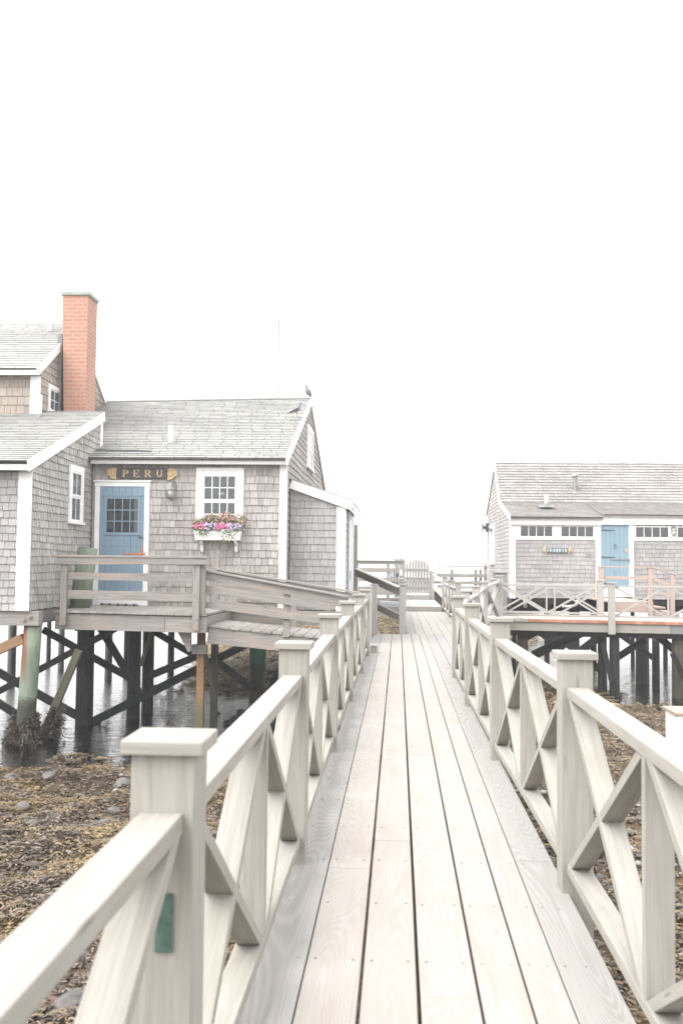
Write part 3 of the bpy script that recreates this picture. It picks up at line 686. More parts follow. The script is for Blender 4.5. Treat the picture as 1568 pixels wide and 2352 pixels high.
# tall post and sloping rail by the lean-to
tp = P(816.5, 1205, 24.0)
tl = thing('sloping_railing', 'tall grey post with a brown sloping handrail falling to the capped post', 'railing', (tp.x, 24, 0))
mb = MB(); mb.box(tp.x - .05, tp.x + .05, 23.95, 24.05, -1.0, tp.z, 2); mb.build('tall_post', 'grey_wood', tl)
a, b = P(818, 1310, 23.9), P(918, 1357, 21.42)
for dz in (0, -.55):
    mb = MB(); mb.beam((a.x, a.y, a.z - .06 + dz), (b.x + .0, b.y, b.z - .03 + dz), .04, .15); mb.build('sloping_board', 'grey_wood', tl)
mb = MB(); mb.beam((a.x, a.y, a.z + .035), (b.x, b.y, b.z + .065), .12, .03); mb.build('handrail', 'far_rail', tl)
# bundle behind the fence
bd = thing('blue_bundle', 'blue and white striped cloth bundle hanging behind the board fence', 'bundle', (-.4, 41, .8))
for k, (px, m_) in enumerate([(895, 'pale_cloth'), (899, 'blue_cloth'), (904, 'blue_cloth'), (908, 'pale_cloth'), (912, 'boat_grey')]):
    a, b = P(px, 1314 + (k > 3) * 3, 40.6), P(px, 1347, 40.6); mb = MB(); mb.tube([b, (b + a) / 2 + Vector((.01, -.02, 0)), a], [.055, .05, .03], 8); mb.build('cloth_fold', m_, bd, smooth=True)
mb = MB(); p = P(914, 1318, 40.55); mb.tube([p + Vector((-.05, 0, -.12)), p, p + Vector((.05, 0, .06))], [.05, .07, .03], 8); mb.build('black_strap', 'gunmetal', bd, smooth=True)
mb = MB(); a, b = P(872, 1383, 36), P(916, 1386, 36); mb.beam(a, b, .3, .10); mb.beam(a + Vector((0, 0, -.09)), b + Vector((0, 0, -.09)), .26, .08)
tag(mb.build('timber_beam', ['boat_grey']), 'dark grey beam lying on the bank behind the big capped post', 'beam')
for px, lab in ((910, 'left one of two small pile tops behind the board fence'), (921, 'right one of two small pile tops behind the board fence')):
    p = P(px, 1282, 60); mb = MB(); mb.tube([(p.x, 60, -3), (p.x, 60, p.z)], .13, 12); tag(mb.build('piling', 'piling_far', smooth=True), lab, 'piling', 'two pile tops behind the fence')

# ================================================================== house parts
def board(parent, name, mat, pts, n, t, bev=0):
    mb = MB(); mb.prism(pts, n, t); return mb.build(name, mat, parent, bev)
def window(parent, c, U, N, w_, h, cas, cols, rows, two=True, back='pane_dark', blind=None, label=None, curtain=None, mat='white_paint', sill=True, bev=.003):
    """double hung window; c = centre on the wall plane, U to the right, N outwards"""
    c, U, N = Vector(c), Vector(U), Vector(N); Z = Vector((0, 0, 1))
    def bx(mb, u0, u1, z0, z1, n0, n1):
        q = [c + U * u0 + Z * z0 + N * n0, c + U * u1 + Z * z0 + N * n0, c + U * u1 + Z * z0 + N * n1, c + U * u0 + Z * z0 + N * n1]
        mb.hexa(q + [p + Z * (z1 - z0) for p in q])
    a, b = w_ / 2, h / 2
    mb = MB(); bx(mb, -a - cas, -a, -b, b + cas, .0, .045); bx(mb, a, a + cas, -b, b + cas, .0, .045); bx(mb, -a, a, b, b + cas, .0, .043)
    W_ = mb.build('window', mat, parent, bev)
    if label: W_['label'] = label
    if sill: mb = MB(); bx(mb, -a - cas - .02, a + cas + .02, -b - .05, -b, .0, .075); mb.build('sill', mat, W_, bev)
    mb = MB(); bx(mb, -a, a, -b, b, .001, .004); mb.build('interior', back, W_)
    if blind:
        mb = MB(); z = -b
        while z < b - .02: bx(mb, -a + .02, a - .02, z, z + .012, .005, .008); z += .024
        mb.build('blind', blind, W_)
    if curtain:
        mb = MB(); k = 0; u = -a
        while u < a * curtain: bx(mb, u, u + .03, -b, b, .006, .008 + .003 * (k % 2)); u += .032; k += 1
        mb.build('curtain', 'curtain', W_)
    sash = [(-b, 0, .012), (0, b, .020)] if two else [(-b, b, .012)]
    for (z0, z1, n0) in sash:
        mb = MB(); f = .035
        bx(mb, -a, -a + f, z0, z1, n0, n0 + .018); bx(mb, a - f, a, z0, z1, n0, n0 + .018); bx(mb, -a + f, a - f, z0, z0 + f, n0, n0 + .017); bx(mb, -a + f, a - f, z1 - f, z1, n0, n0 + .017)
        for i in range(1, cols): u = -a + f + (w_ - 2 * f) * i / cols; bx(mb, u - .008, u + .008, z0 + f, z1 - f, n0 + .003, n0 + .014)
        for i in range(1, rows): z = z0 + f + (z1 - z0 - 2 * f) * i / rows; bx(mb, -a + f, a - f, z - .008, z + .008, n0 + .0035, n0 + .0135)
        S_ = mb.build('sash', mat, W_); mb = MB(); q_ = c + N * (n0 + .007); mb.face([q_ + U * (-a + f) + Z * (z0 + f), q_ + U * (a - f) + Z * (z0 + f), q_ + U * (a - f) + Z * (z1 - f), q_ + U * (-a + f) + Z * (z1 - f)][::(1 if U.cross(Z).dot(N) > 0 else -1)], [(0, 0)] * 4); mb.build('pane', 'glass', W_, fix=False)
    return W_
def pipe(parent, px, py0, py1, Y, r_, name='vent_pipe', mat='pvc', slope=.4):
    a, b = P(px, py1, Y), P(px, py0, Y); mb = MB(); mb.tube([(a.x, Y, a.z - .1), (a.x, Y, b.z)], r_, 14); o = mb.build(name, mat, parent, smooth=True)
    mb = MB(); mb.tube([(a.x, Y, a.z - .06), (a.x, Y, a.z + .10)], [r_ * 2.6, r_ * 1.15], 14); mb.beam((a.x, Y - .22, a.z - .22 * slope + .012), (a.x, Y + .2, a.z + .2 * slope + .012), .42, .008); mb.build('flashing', 'lead', o)

# ------------------------------------------------------------------ the cottage with the PERU board
YW = 18.0; BX0, BX1 = P(211, 1250, YW).x, P(655, 1250, YW).x
Z0 = P(600, 1402, YW).z; ZE = P(430, 1062, YW).z; YR, YB = 22.6, 27.4
ch = thing('cottage', 'grey shingled cottage with a blue door and white trimmed gable', 'house', (BX0, YW, 0))
LX = P(88, 900, 18.38).x - .05
mb = MB(); mb.box(LX, BX1 - .001, YW + .001, YB, Z0, ZE, 0, 2)
zr0, zr1 = P(230, 924, YR).z, P(708, 916, YR).z; zf = P(430, 1051, YW - .22).z
slope = ((zr0 + zr1) / 2 - zf) / (YR - YW + .22)
mb.face([(BX1 - .001, YW, ZE), (BX1 - .001, YB, ZE), (BX1 - .001, YR, zr1 - .1)], [(0, 0), (1, 0), (1, 1)])
dw = P(280, 1240, YW); dw0, dw1 = dw.x - .41, dw.x + .41; dzt, dzb = P(281, 1118, YW).z, P(281, 1360, YW).z
wc0, wc1 = P(470, 1125, YW).x, P(541, 1125, YW).x; wzt, wzb = P(505, 1094, YW).z, P(505, 1208, YW).z
shingles(mb, (0, YW, 0), (1, 0, 0), (0, 0, 1), (0, -1, 0), [(BX0, Z0), (BX1, Z0), (BX1, ZE), (BX0, ZE)], .136, seed=3,
         holes=[(dw0 - .09, dw1 + .09, Z0 - .1, dzt + .09), (wc0 - .1, wc1 + .1, wzb - .05, wzt + .1)], wob=.004)
# gable side
gy = lambda px: YW * (915 - 655) / (915 - px)
gw0, gw1 = 21.95, 23.15; gzb, gzt = P(706, 1074, 22.4).z, P(706, 990, 22.4).z
shingles(mb, (BX1, 0, 0), (0, 1, 0), (0, 0, 1), (1, 0, 0), [(YW, Z0), (YB, Z0), (YB, ZE), (YR, zr1 - .08), (YW, ZE)], .128, seed=4, holes=[(gw0 - .1, gw1 + .1, gzb - .05, gzt + .1)], wob=.01)
mb.build('wall', ['wall_shingle', 'joint_shade_dark', 'joint_shade_dark'], ch)
mb = MB()
for (ya, yb, za, zb0, zb1, sgn) in ((YW - .24, YR, zf, zr0, zr1, 1), (YB + .25, YR, zf + .1, zr0, zr1, -1)):
    A, B, C_, D_ = Vector((LX, ya, za)), Vector((BX1 + .032, ya, za)), Vector((BX1 + .032, yb, zb1)), Vector((LX, yb, zb0))
    n = (B - A).cross(D_ - A).normalized(); n = n if n.z > 0 else -n
    k_ = n * .03; mb.hexa([A - n * .048, A - k_, D_ - k_, D_ - n * .048, B - n * .048, B - k_, C_ - k_, C_ - n * .048], 2)
    v0_ = len(mb.v); V = (D_ - A).normalized(); Ls = (D_ - A).length; L2 = (C_ - B).length; dx = BX1 + .032 - LX
    sk = 0
    shingles(mb, A, (1, 0, 0), V, n, [(0, -.02), (dx + .004, -.02), (dx + .004, Ls), (0, Ls)], .135, (.26, .34), .012, seed=6 + sgn, lift=-.004, gap=.010, jit=.002, skew=.0)
    for q_ in range(v0_, len(mb.v)):
        vx, vy, vz = mb.v[q_]; mb.v[q_] = (vx, vy, vz + (zb1 - zb0) * max(0, min(1, (vy - ya) / (yb - ya))) * (vx - LX) / dx)
rf = mb.build('roof', ['roof_shingle', 'roof_joint_shade', 'roof_joint_shade'], ch)
mb = MB(); mb.tube([(LX, YR, zr0 + .012), (BX1 + .032, YR, zr1 + .012)], .035, 6); mb.build('ridge_cap', 'roof_shingle', rf)
mb = MB(); a, b = P(232, 1036, 18.2), P(357, 1040, 18.2); mb.beam((a.x, 17.92, a.z - .01), (b.x, 17.92, b.z - .01), .02, .03); mb.build('lifted_flashing', 'gunmetal', rf)
pipe(rf, 392, 978, 1028, 18.75, .043, slope=slope)
fz0, fz1 = P(430, 1066, YW - .2).z, P(430, 1051.5, YW - .2).z
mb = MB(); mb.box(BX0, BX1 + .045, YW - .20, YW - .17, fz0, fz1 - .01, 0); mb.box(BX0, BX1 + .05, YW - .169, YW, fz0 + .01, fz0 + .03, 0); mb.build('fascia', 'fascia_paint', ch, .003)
cbw = .115
mb = MB(); mb.box(BX1 - cbw, BX1 + .022, YW - .026, YW, Z0 - .06, fz0 + .012, 2); mb.box(BX1 + .001, BX1 + .0225, YW + .0, YW + .03, Z0 - .06, fz0 + .05, 2); mb.build('corner_board', 'white_paint', ch, .002)
mb = MB()
for (ya, za) in ((YW - .24, zf), (YB + .25, zf + .1)):
    a = Vector((BX1 + .0325, ya - .01 * (ya < YR), za - .065)); b = Vector((BX1 + .0325, YR, zr1 - .065)); mb.beam(a, b, .030, .15)
mb.build('rake_board', 'white_paint', ch, .003)
window(ch, (BX1, (gw0 + gw1) / 2, (gzb + gzt) / 2), (0, 1, 0), (1, 0, 0), gw1 - gw0, gzt - gzb, .09, 2, 1, True, 'curtain')
window(ch, ((wc0 + wc1) / 2, YW, (wzb + wzt) / 2), (1, 0, 0), (0, -1, 0), wc1 - wc0 + .06, wzt - wzb + .06, .125, 4, 2, True, 'pane_dark', 'blind_dark')
mb = MB(); p = P(506, 1133, YW - .03); mb.box(p.x - .04, p.x + .07, YW - .018, YW - .015, p.z - .03, p.z + .02); mb.build('paper_boat', 'white_box', ch)
# door
def door(parent, x0, x1, z0, z1, Y, mat, casw, lite=None, cols=4, rows=3, boards=7, split=None, top=True, hmat='metal_grey', bottom=None):
    mb = MB(); n = boards; bw_ = (x1 - x0) / n
    for i in range(n): mb.box(x0 + i * bw_ + .0015, x0 + (i + 1) * bw_ - .0015, Y - .030, Y - .004, z0, (split or z1) - .003, 2)
    if split:
        for i in range(n):
            a, b = x0 + i * bw_ + .0015, x0 + (i + 1) * bw_ - .0015; mb.box(a, b, Y - .030, Y - .004, split, z1, 2)
    D_ = mb.build('door', mat, parent, .002)
    if lite:
        lx0, lx1, lz0, lz1 = lite; mb = MB(); f = .05
        mb.box(lx0 - f, lx0, Y - .045, Y - .0305, lz0 - f, lz1 + f, 2); mb.box(lx1, lx1 + f, Y - .045, Y - .0305, lz0 - f, lz1 + f, 2)
        mb.box(lx0, lx1, Y - .0445, Y - .0305, lz0 - f, lz0, 0); mb.box(lx0, lx1, Y - .0445, Y - .0305, lz1, lz1 + f, 0); mb.box(lx0 - f - .02, lx1 + f + .02, Y - .055, Y - .0305, lz1 + f, lz1 + f + .035, 0)
        for i in range(1, cols): u = lx0 + (lx1 - lx0) * i / cols; mb.box(u - .009, u + .009, Y - .043, Y - .0345, lz0, lz1, 2)
        for i in range(1, rows): u = lz0 + (lz1 - lz0) * i / rows; mb.box(lx0, lx1, Y - .0425, Y - .035, u - .009, u + .009, 0)
        mb.build('lite_frame', mat, D_, .002); mb = MB(); mb.face([(lx0, Y - .034, lz0), (lx1, Y - .034, lz0), (lx1, Y - .034, lz1), (lx0, Y - .034, lz1)], [(0, 0)] * 4); mb.build('pane', 'glass', D_, fix=False)
        mb = MB(); mb.box(lx0, lx1, Y - .0318, Y - .0305, lz0, lz1); mb.build('interior', 'pane_dark', D_)
    mb = MB(); mb.box(x0 - casw, x0 - .004, Y - .040, Y, bottom or z0, z1, 2); mb.box(x1 + .004, x1 + casw, Y - .040, Y, bottom or z0, z1, 2)
    mb.box(x0 - casw - .01, x1 + casw + .01, Y - .043, Y, z1 + .003, z1 + .085, 0)
    if top: mb.box(x0 - casw - .03, x1 + casw + .03, Y - .065, Y, z1 + .087, z1 + .115, 0)
    if bottom: mb.box(x0 - .003, x1 + .003, Y - .036, Y, bottom, z0 - .004, 0)
    mb.build('door_frame', 'white_paint', parent, .002)
    return D_
l0, l1 = P(247, 1184, YW), P(318, 1184, YW)
D1 = door(ch, dw0, dw1, dzb, dzt, YW, 'door_blue', .095, (l0.x, l1.x, P(281, 1223, YW).z, P(281, 1146, YW).z), split=P(281, 1254, YW).z, bottom=P(281, 1392, YW).z)
p = P(326, 1233, YW); mb = MB(); mb.tube([(p.x, YW - .03, p.z), (p.x, YW - .06, p.z), (p.x, YW - .075, p.z), (p.x, YW - .105, p.z)], [.012, .012, .03, .012], 12); mb.build('handle', 'metal_grey', D1, smooth=True)
mb = MB(); a, b = P(282, 1273, YW - .035), P(334, 1272, YW - .035); mb.prism([a, Vector((b.x, b.y, b.z - .028)), Vector((b.x, b.y, b.z + .022)), Vector((a.x, a.y, a.z + .014))], (0, -1, 0), .008)
q = P(327, 1262, YW - .045); mb.box(q.x - .014, q.x + .014, YW - .056, YW - .047, q.z - .12, q.z + .06, 2); mb.build('hinge', 'iron_orange', D1)
# lean-to
YL = 18.5; lx1 = P(791, 1250, YL).x; ly1 = 22.2
ln = thing('lean_to', 'small shingled lean-to against the gable with a pale blue side door', 'shed', (BX1, YL, 0))
zl, zrn = P(668, 1102, YL).z, P(793, 1152, YL).z
mb = MB(); mb.hexa([(BX1 + .03, YL + .001, Z0), (BX1 + .03, ly1, Z0), (BX1 + .03, ly1, zl - .1), (BX1 + .03, YL + .001, zl - .1), (lx1 - .001, YL + .001, Z0), (lx1 - .001, ly1, Z0), (lx1 - .001, ly1, zrn - .1), (lx1 - .001, YL + .001, zrn - .1)], 2)
shingles(mb, (0, YL, 0), (1, 0, 0), (0, 0, 1), (0, -1, 0), [(BX1 + .03, Z0), (lx1, Z0), (lx1, zrn - .06), (BX1 + .03, zl - .06)], .135, seed=9)
shingles(mb, (lx1, 0, 0), (0, 1, 0), (0, 0, 1), (1, 0, 0), [(YL, Z0), (ly1, Z0), (ly1, zrn - .05), (YL, zrn - .05)], .135, seed=10)
mb.build('wall', ['grey_shingle', 'joint_shade_dark', 'joint_shade_dark'], ln)
mb = MB(); a, b = Vector((BX1 + .03, YL - .05, zl)), Vector((lx1 + .14, YL - .05, zrn)); mb.hexa([a, a + Vector((0, 0, .03)), a + Vector((0, 3.9, .03)), a + Vector((0, 3.9, 0)), b, b + Vector((0, 0, .03)), b + Vector((0, 3.9, .03)), b + Vector((0, 3.9, 0))]); mb.build('roof', 'roof_shingle', ln)
mb = MB(); mb.beam(a + Vector((0, -.012, -.085)), b + Vector((0, -.012, -.085)), .024, .16); mb.beam(b + Vector((-.015, .005, -.06)), b + Vector((-.015, 3.9, -.06)), .024, .11); mb.build('rake_board', 'white_paint', ln, .003)
mb = MB(); mb.box(lx1 - .15, lx1 + .022, YL - .026, YL, Z0 - .25, zrn - .1, 2); mb.build('corner_board', 'white_paint', ln, .002)
mb = MB(); mb.box(lx1 + .021, lx1 + .035, 19.7, 21.2, Z0 - .1, zrn - .16, 2); d2 = mb.build('side_door', 'door_ice', ln)
mb = MB(); mb.box(lx1 + .0215, lx1 + .045, 19.58, 19.7, Z0 - .1, zrn - .10, 2); mb.box(lx1 + .0215, lx1 + .045, 21.2, 21.32, Z0 - .1, zrn - .10, 2); mb.build('door_frame', 'white_paint', ln)
for z in (2.35, 1.15): mb = MB(); mb.box(lx1 + .036, lx1 + .06, 19.72, 19.80, z, z + .18, 2); mb.build('hinge', 'metal_grey', d2)
mb = MB(); mb.box(BX0 - .3, lx1, YW + .03, YW + .15, Z0 - .26, Z0 - .004, 0); mb.box(BX1, lx1, YL + .02, YL + .1, Z0 - .28, Z0 - .262, 0); bmn = mb.build('floor_beam', 'grey_wood', ch)
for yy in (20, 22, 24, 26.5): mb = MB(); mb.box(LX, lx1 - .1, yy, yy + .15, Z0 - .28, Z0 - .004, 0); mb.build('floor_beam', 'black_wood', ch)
mb = MB(); p = P(725, 1461, YW)
# sign PERU
GL = {'P': [[(0, 0, 0, 1, .2)], 'bowl', 's00', 's01'], }
def letter(mb, ch_, O, U, V, N, w_, h, t, d):
    """serif capitals from bars and arcs"""
    def seg(x0, y0, x1, y1, wd):
        a = O + U * x0 * w_ + V * y0 * h; b = O + U * x1 * w_ + V * y1 * h; dd = (b - a).normalized(); sd_ = dd.cross(N) * wd / 2
        mb.prism([a - sd_, b - sd_, b + sd_, a + sd_], N, d)
    def arc(cx, cy, rx, ry, a0, a1, wd0, wd1, n=12):
        pi, po = [], []
        for k in range(n + 1):
            tt = R(a0 + (a1 - a0) * k / n); c_, s_ = math.cos(tt), math.sin(tt); ww = wd0 + (wd1 - wd0) * abs(c_)
            base = O + U * (cx * w_) + V * (cy * h); di = U * (rx * w_ * c_) + V * (ry * h * s_); dn = di.normalized()
            po.append(base + di); pi.append(base + di - dn * ww)
        for k in range(n): mb.prism([pi[k], po[k], po[k + 1], pi[k + 1]], N, d)
    T, H = t, t * .45
    sf = lambda x, y: seg(x - .22, y, x + .22, y, H)
    if ch_ in 'PERB': seg(.18, 0, .18, 1, T); seg(0, .02, .4, .02, H); 
    if ch_ in 'PR':
        seg(0, .98, .55, .98, H); arc(.52, .74, .42, .26, 90, -90, H, T); seg(.18, .5, .55, .5, H)
    if ch_ == 'R': seg(.55, .5, .92, .02, T * .9); seg(.8, .02, 1.0, .02, H)
    if ch_ == 'E':
        seg(0, .98, .9, .98, H); seg(0, .02, .95, .02, H); seg(.18, .52, .65, .52, H); seg(.9, .74, .9, 1, H); seg(.95, 0, .95, .28, H); seg(.65, .4, .65, .64, H)
    if ch_ == 'U': seg(.18, .35, .18, 1, T); seg(.84, .35, .84, 1, H * 1.3); sf(.18, .98); sf(.84, .98); arc(.51, .36, .40, .36, 180, 360, H, T * .8)
    if ch_ == 'S': arc(.5, .74, .36, .26, 20, 270, H * 1.3, T * .7); arc(.5, .26, .40, .27, 90, -160, H * 1.3, T * .7)
    if ch_ == 'A': seg(.08, 0, .5, 1, H); seg(.92, 0, .5, 1, T); seg(.25, .36, .75, .36, H); seg(0, .02, .22, .02, H); seg(.75, .02, 1.05, .02, H)
    if ch_ == 'Q': arc(.5, .5, .48, .5, 0, 360, H, T, 20); seg(.5, .12, .95, -.2, T * .7)
    if ch_ == 'I': seg(.5, 0, .5, 1, T); sf(.5, .98); sf(.5, .02)
    if ch_ == 'N': seg(.14, 0, .14, 1, H * 1.2); seg(.14, 1, .86, 0, T); seg(.86, 0, .86, 1, H * 1.2); sf(.1, .98); sf(.86, .98); sf(.14, .02)
    if ch_ == '2': arc(.5, .70, .40, .30, 170, -40, H, T * .8); seg(.80, .52, .12, .04, T * .7); seg(.1, .05, .92, .05, T * .7)
    if ch_ == '7': seg(.05, .95, .95, .95, T * .7); seg(.92, .95, .35, 0, T * .8)
def leaf_end(mb, c, sx, w_, h, Y, t):
    pts = []; n = 22
    for k in range(n + 1):
        a = math.pi * (-.5 + k / n); lob = 1 + .13 * abs(math.sin(a * 4.5)); pts.append(Vector((c.x + sx * math.cos(a) * w_ * lob, Y, c.z + math.sin(a) * h / 2 * (1 + .15 * math.sin(a * 3)) * lob)))
    pts.append(Vector((c.x + sx * .02, Y, c.z))) ; mb.prism(pts, (0, -1, 0), t)
    for k in range(7):
        a = math.pi * (-.42 + .84 * k / 6); q = Vector((c.x + sx * math.cos(a) * w_ * .98, Y - t - .002, c.z + math.sin(a) * h * .45)); o_ = Vector((c.x + sx * .01, Y - t - .002, c.z)); mb.tube([o_, (o_ + q) / 2 + Vector((0, -.008, 0)), q], [.006, .012, .006], 6)
sg = thing('name_board', 'black carved name board with gold letters above the blue door', 'sign', (P(329, 1087, YW).x, YW, P(329, 1087, YW).z))
a, b = P(266, 1087, YW - .03), P(389, 1088, YW - .03); hh = .095
mb = MB(); mb.hexa([(a.x, YW - .055, a.z - hh), (a.x, YW - .022, a.z - hh), (a.x, YW - .022, a.z + hh), (a.x, YW - .055, a.z + hh), (b.x, YW - .055, b.z - hh), (b.x, YW - .022, b.z - hh), (b.x, YW - .022, b.z + hh), (b.x, YW - .055, b.z + hh)]); mb.build('board', 'sign_black', sg, .003)
mb = MB(); leaf_end(mb, a + Vector((.03, 0, 0)), -1, .17, .20, YW - .04, .03); leaf_end(mb, b + Vector((-.03, 0, 0)), 1, .17, .20, YW - .04, .03); mb.build('gold_scroll', 'gold', sg)
mb = MB()
for px, c_ in ((282, 'P'), (306, 'E'), (332.5, 'R'), (359, 'U')):
    p = P(px, 1095.5 + (px - 282) * .003, YW - .056); letter(mb, c_, Vector((p.x, YW - .0551, p.z)), Vector((1, 0, 0)), Vector((0, 0, 1)), Vector((0, -1, 0)), .115, .128, .028, .006)
mb.build('lettering', 'gold', sg)
# lantern
p = P(396, 1130, YW); la = thing('wall_lantern', 'grey ship style wall lantern between the blue door and the window', 'lantern', (p.x, YW, p.z))
LY = YW - .14; mb = MB(); mb.tube([(p.x, LY, p.z + .10), (p.x, LY, p.z + .03)], [.045, .095], 8); mb.tube([(p.x, LY, p.z + .15), (p.x, LY, p.z + .10)], [.03, .05], 8); mb.tube([(p.x, LY, p.z - .11), (p.x, LY, p.z - .13)], [.085, .07], 8); mb.tube([(p.x, LY, p.z - .13), (p.x, LY, p.z - .17)], [.02, .008], 8)
for k in range(6): t = k * math.pi / 3; mb.tube([(p.x + .08 * math.cos(t), LY + .08 * math.sin(t), p.z - .11), (p.x + .085 * math.cos(t), LY + .085 * math.sin(t), p.z + .03)], .007, 5)
mb.build('cage', 'metal_grey', la); mb = MB(); mb.tube([(p.x, LY, p.z - .108), (p.x, LY, p.z + .03)], [.065, .072], 10); mb.build('glass', 'lantern_glass', la, smooth=True)
mb = MB(); mb.tube([(p.x + .07, YW, p.z + .02), (p.x + .08, YW - .05, p.z + .16), (p.x + .04, LY + .02, p.z + .20), (p.x, LY, p.z + .15)], .009, 6); mb.box(p.x - .13, p.x - .06, YW - .05, YW - .02, p.z - .04, p.z + .04); mb.build('bracket', 'metal_grey', la)
# window box
bx0, bx1 = P(446, 1230, YW - .2).x, P(554, 1230, YW - .2).x; bzt, bzb = P(500, 1219, YW - .2).z, P(500, 1241, YW - .2).z
wb = thing('window_box', 'white wooden window box on two curved brackets under the window', 'planter', ((bx0 + bx1) / 2, YW - .1, bzb))
mb = MB(); mb.hexa([(bx0 + .03, YW - .22, bzb), (bx0 + .03, YW - .03, bzb), (bx0, YW - .03, bzt), (bx0, YW - .24, bzt), (bx1 - .03, YW - .22, bzb), (bx1 - .03, YW - .03, bzb), (bx1, YW - .03, bzt), (bx1, YW - .24, bzt)]); mb.build('trough', 'white_box', wb, .003)
for px in (463, 541):
    x = P(px, 1250, YW).x; mb = MB(); mb.prism([Vector((x, YW - .03, bzb)), Vector((x, YW - .19, bzb)), Vector((x, YW - .16, bzb - .05)), Vector((x, YW - .09, bzb - .09)), Vector((x, YW - .07, bzb - .2)), Vector((x, YW - .03, bzb - .22))], (1, 0, 0), .045); mb.build('bracket', 'white_paint', wb)
def plant(name, label, cx, hgt, spread, leafm, petm, nleaf, npet, trail=False, seed=0, psize=.014, grp='flowering plants in the window box', flat=False):
    rnd = random.Random(seed); root = thing(name, label, 'plant', (cx, YW - .13, bzt), grp)
    def pt():
        a = rnd.random() * 6.28; r_ = spread * math.sqrt(rnd.random())
        if trail: h_ = rnd.uniform(-hgt, .04); return Vector((cx + r_ * math.cos(a), YW - .25 - rnd.random() * .05, bzt + h_)), h_
        h_ = hgt * (rnd.random() ** .7) * (1 - .35 * (r_ / spread) ** 2); return Vector((cx + r_ * math.cos(a) * (1 + .5 * h_ / max(hgt, .01)), YW - .13 + .11 * math.sin(a) - (.08 if flat else 0), bzt + h_)), h_
    mb = MB()
    for _ in range(nleaf):
        p, h_ = pt(); p.z -= .02; d = Vector((rnd.gauss(0, 1), rnd.gauss(0, 1), rnd.gauss(.6, .6))).normalized(); sd_ = d.cross(Vector((rnd.gauss(0, 1), rnd.gauss(0, 1), rnd.gauss(0, 1)))).normalized(); L = rnd.uniform(.02, .045)
        mb.face([p - sd_ * .003, p + d * L * .5 - sd_ * .008, p + d * L, p + d * L * .5 + sd_ * .008], [(0, 0)] * 4)
    if not trail and not flat:
        for _ in range(26):
            p, h_ = pt(); mb.tube([(cx + (p.x - cx) * .3, YW - .13, bzt), p], [.004, .002], 4, caps=False)
    mb.build('foliage', leafm, root, fix=False); mb = MB()
    for _ in range(npet):
        p, h_ = pt()
        if not trail: p.z = max(p.z, bzt + hgt * (.35 if not flat else .1)); 
        p.y -= .02
        for k in range(5):
            a = k * 1.257 + rnd.random(); d = Vector((math.cos(a), rnd.uniform(-.7, .2), math.sin(a))).normalized(); sd_ = d.cross(Vector((0, -1, .3))).normalized()
            mb.face([p, p + d * psize * .7 - sd_ * psize * .45, p + d * psize * 1.15, p + d * psize * .7 + sd_ * psize * .45], [(0, 0)] * 4)
    mb.build('blossoms', petm, root, fix=False); return root
W0 = bx0; WW = bx1 - bx0
plant('flowering_plant', 'airy coral flowered plant at the left end of the window box', W0 + .10 * WW, .27, .11, 'leaf_reddish', 'petal_coral', 800, 60, seed=1, psize=.012)
plant('flowering_plant', 'airy coral flowered plant second from the left in the box', W0 + .36 * WW, .33, .12, 'leaf_reddish', 'petal_coral', 800, 66, seed=2, psize=.012)
plant('flowering_plant', 'airy coral flowered plant, the tallest, right of the box middle', W0 + .64 * WW, .37, .12, 'leaf_reddish', 'petal_coral', 800, 74, seed=3, psize=.013)
plant('flowering_plant', 'airy coral flowered plant at the right end of the window box', W0 + .92 * WW, .34, .12, 'leaf_reddish', 'petal_coral', 800, 74, seed=4, psize=.012)
plant('flowering_plant', 'hot pink petunia cluster in the left half of the window box', W0 + .15 * WW, .13, .10, 'leaf', 'petal_pink', 260, 60, seed=5, psize=.022, flat=True)
plant('flowering_plant', 'lilac blossom cluster left of the middle of the window box', W0 + .34 * WW, .15, .11, 'leaf', 'petal_lilac', 260, 90, seed=6, psize=.016, flat=True)
plant('flowering_plant', 'hot pink petunia cluster in the right half of the window box', W0 + .63 * WW, .12, .13, 'leaf', 'petal_pink', 260, 66, seed=7, psize=.022, flat=True)
plant('flowering_plant', 'lilac blossom cluster near the right end of the window box', W0 + .84 * WW, .15, .13, 'leaf', 'petal_lilac', 260, 100, seed=8, psize=.016, flat=True)
plant('trailing_plant', 'white flowered plant trailing over the right front of the box', W0 + .72 * WW, .19, .13, 'leaf', 'petal_white', 150, 70, True, 9, .011)
plant('trailing_plant', 'small white flowered plant trailing over the left front of the box', W0 + .18 * WW, .07, .12, 'leaf', 'petal_white', 110, 26, True, 10, .010)

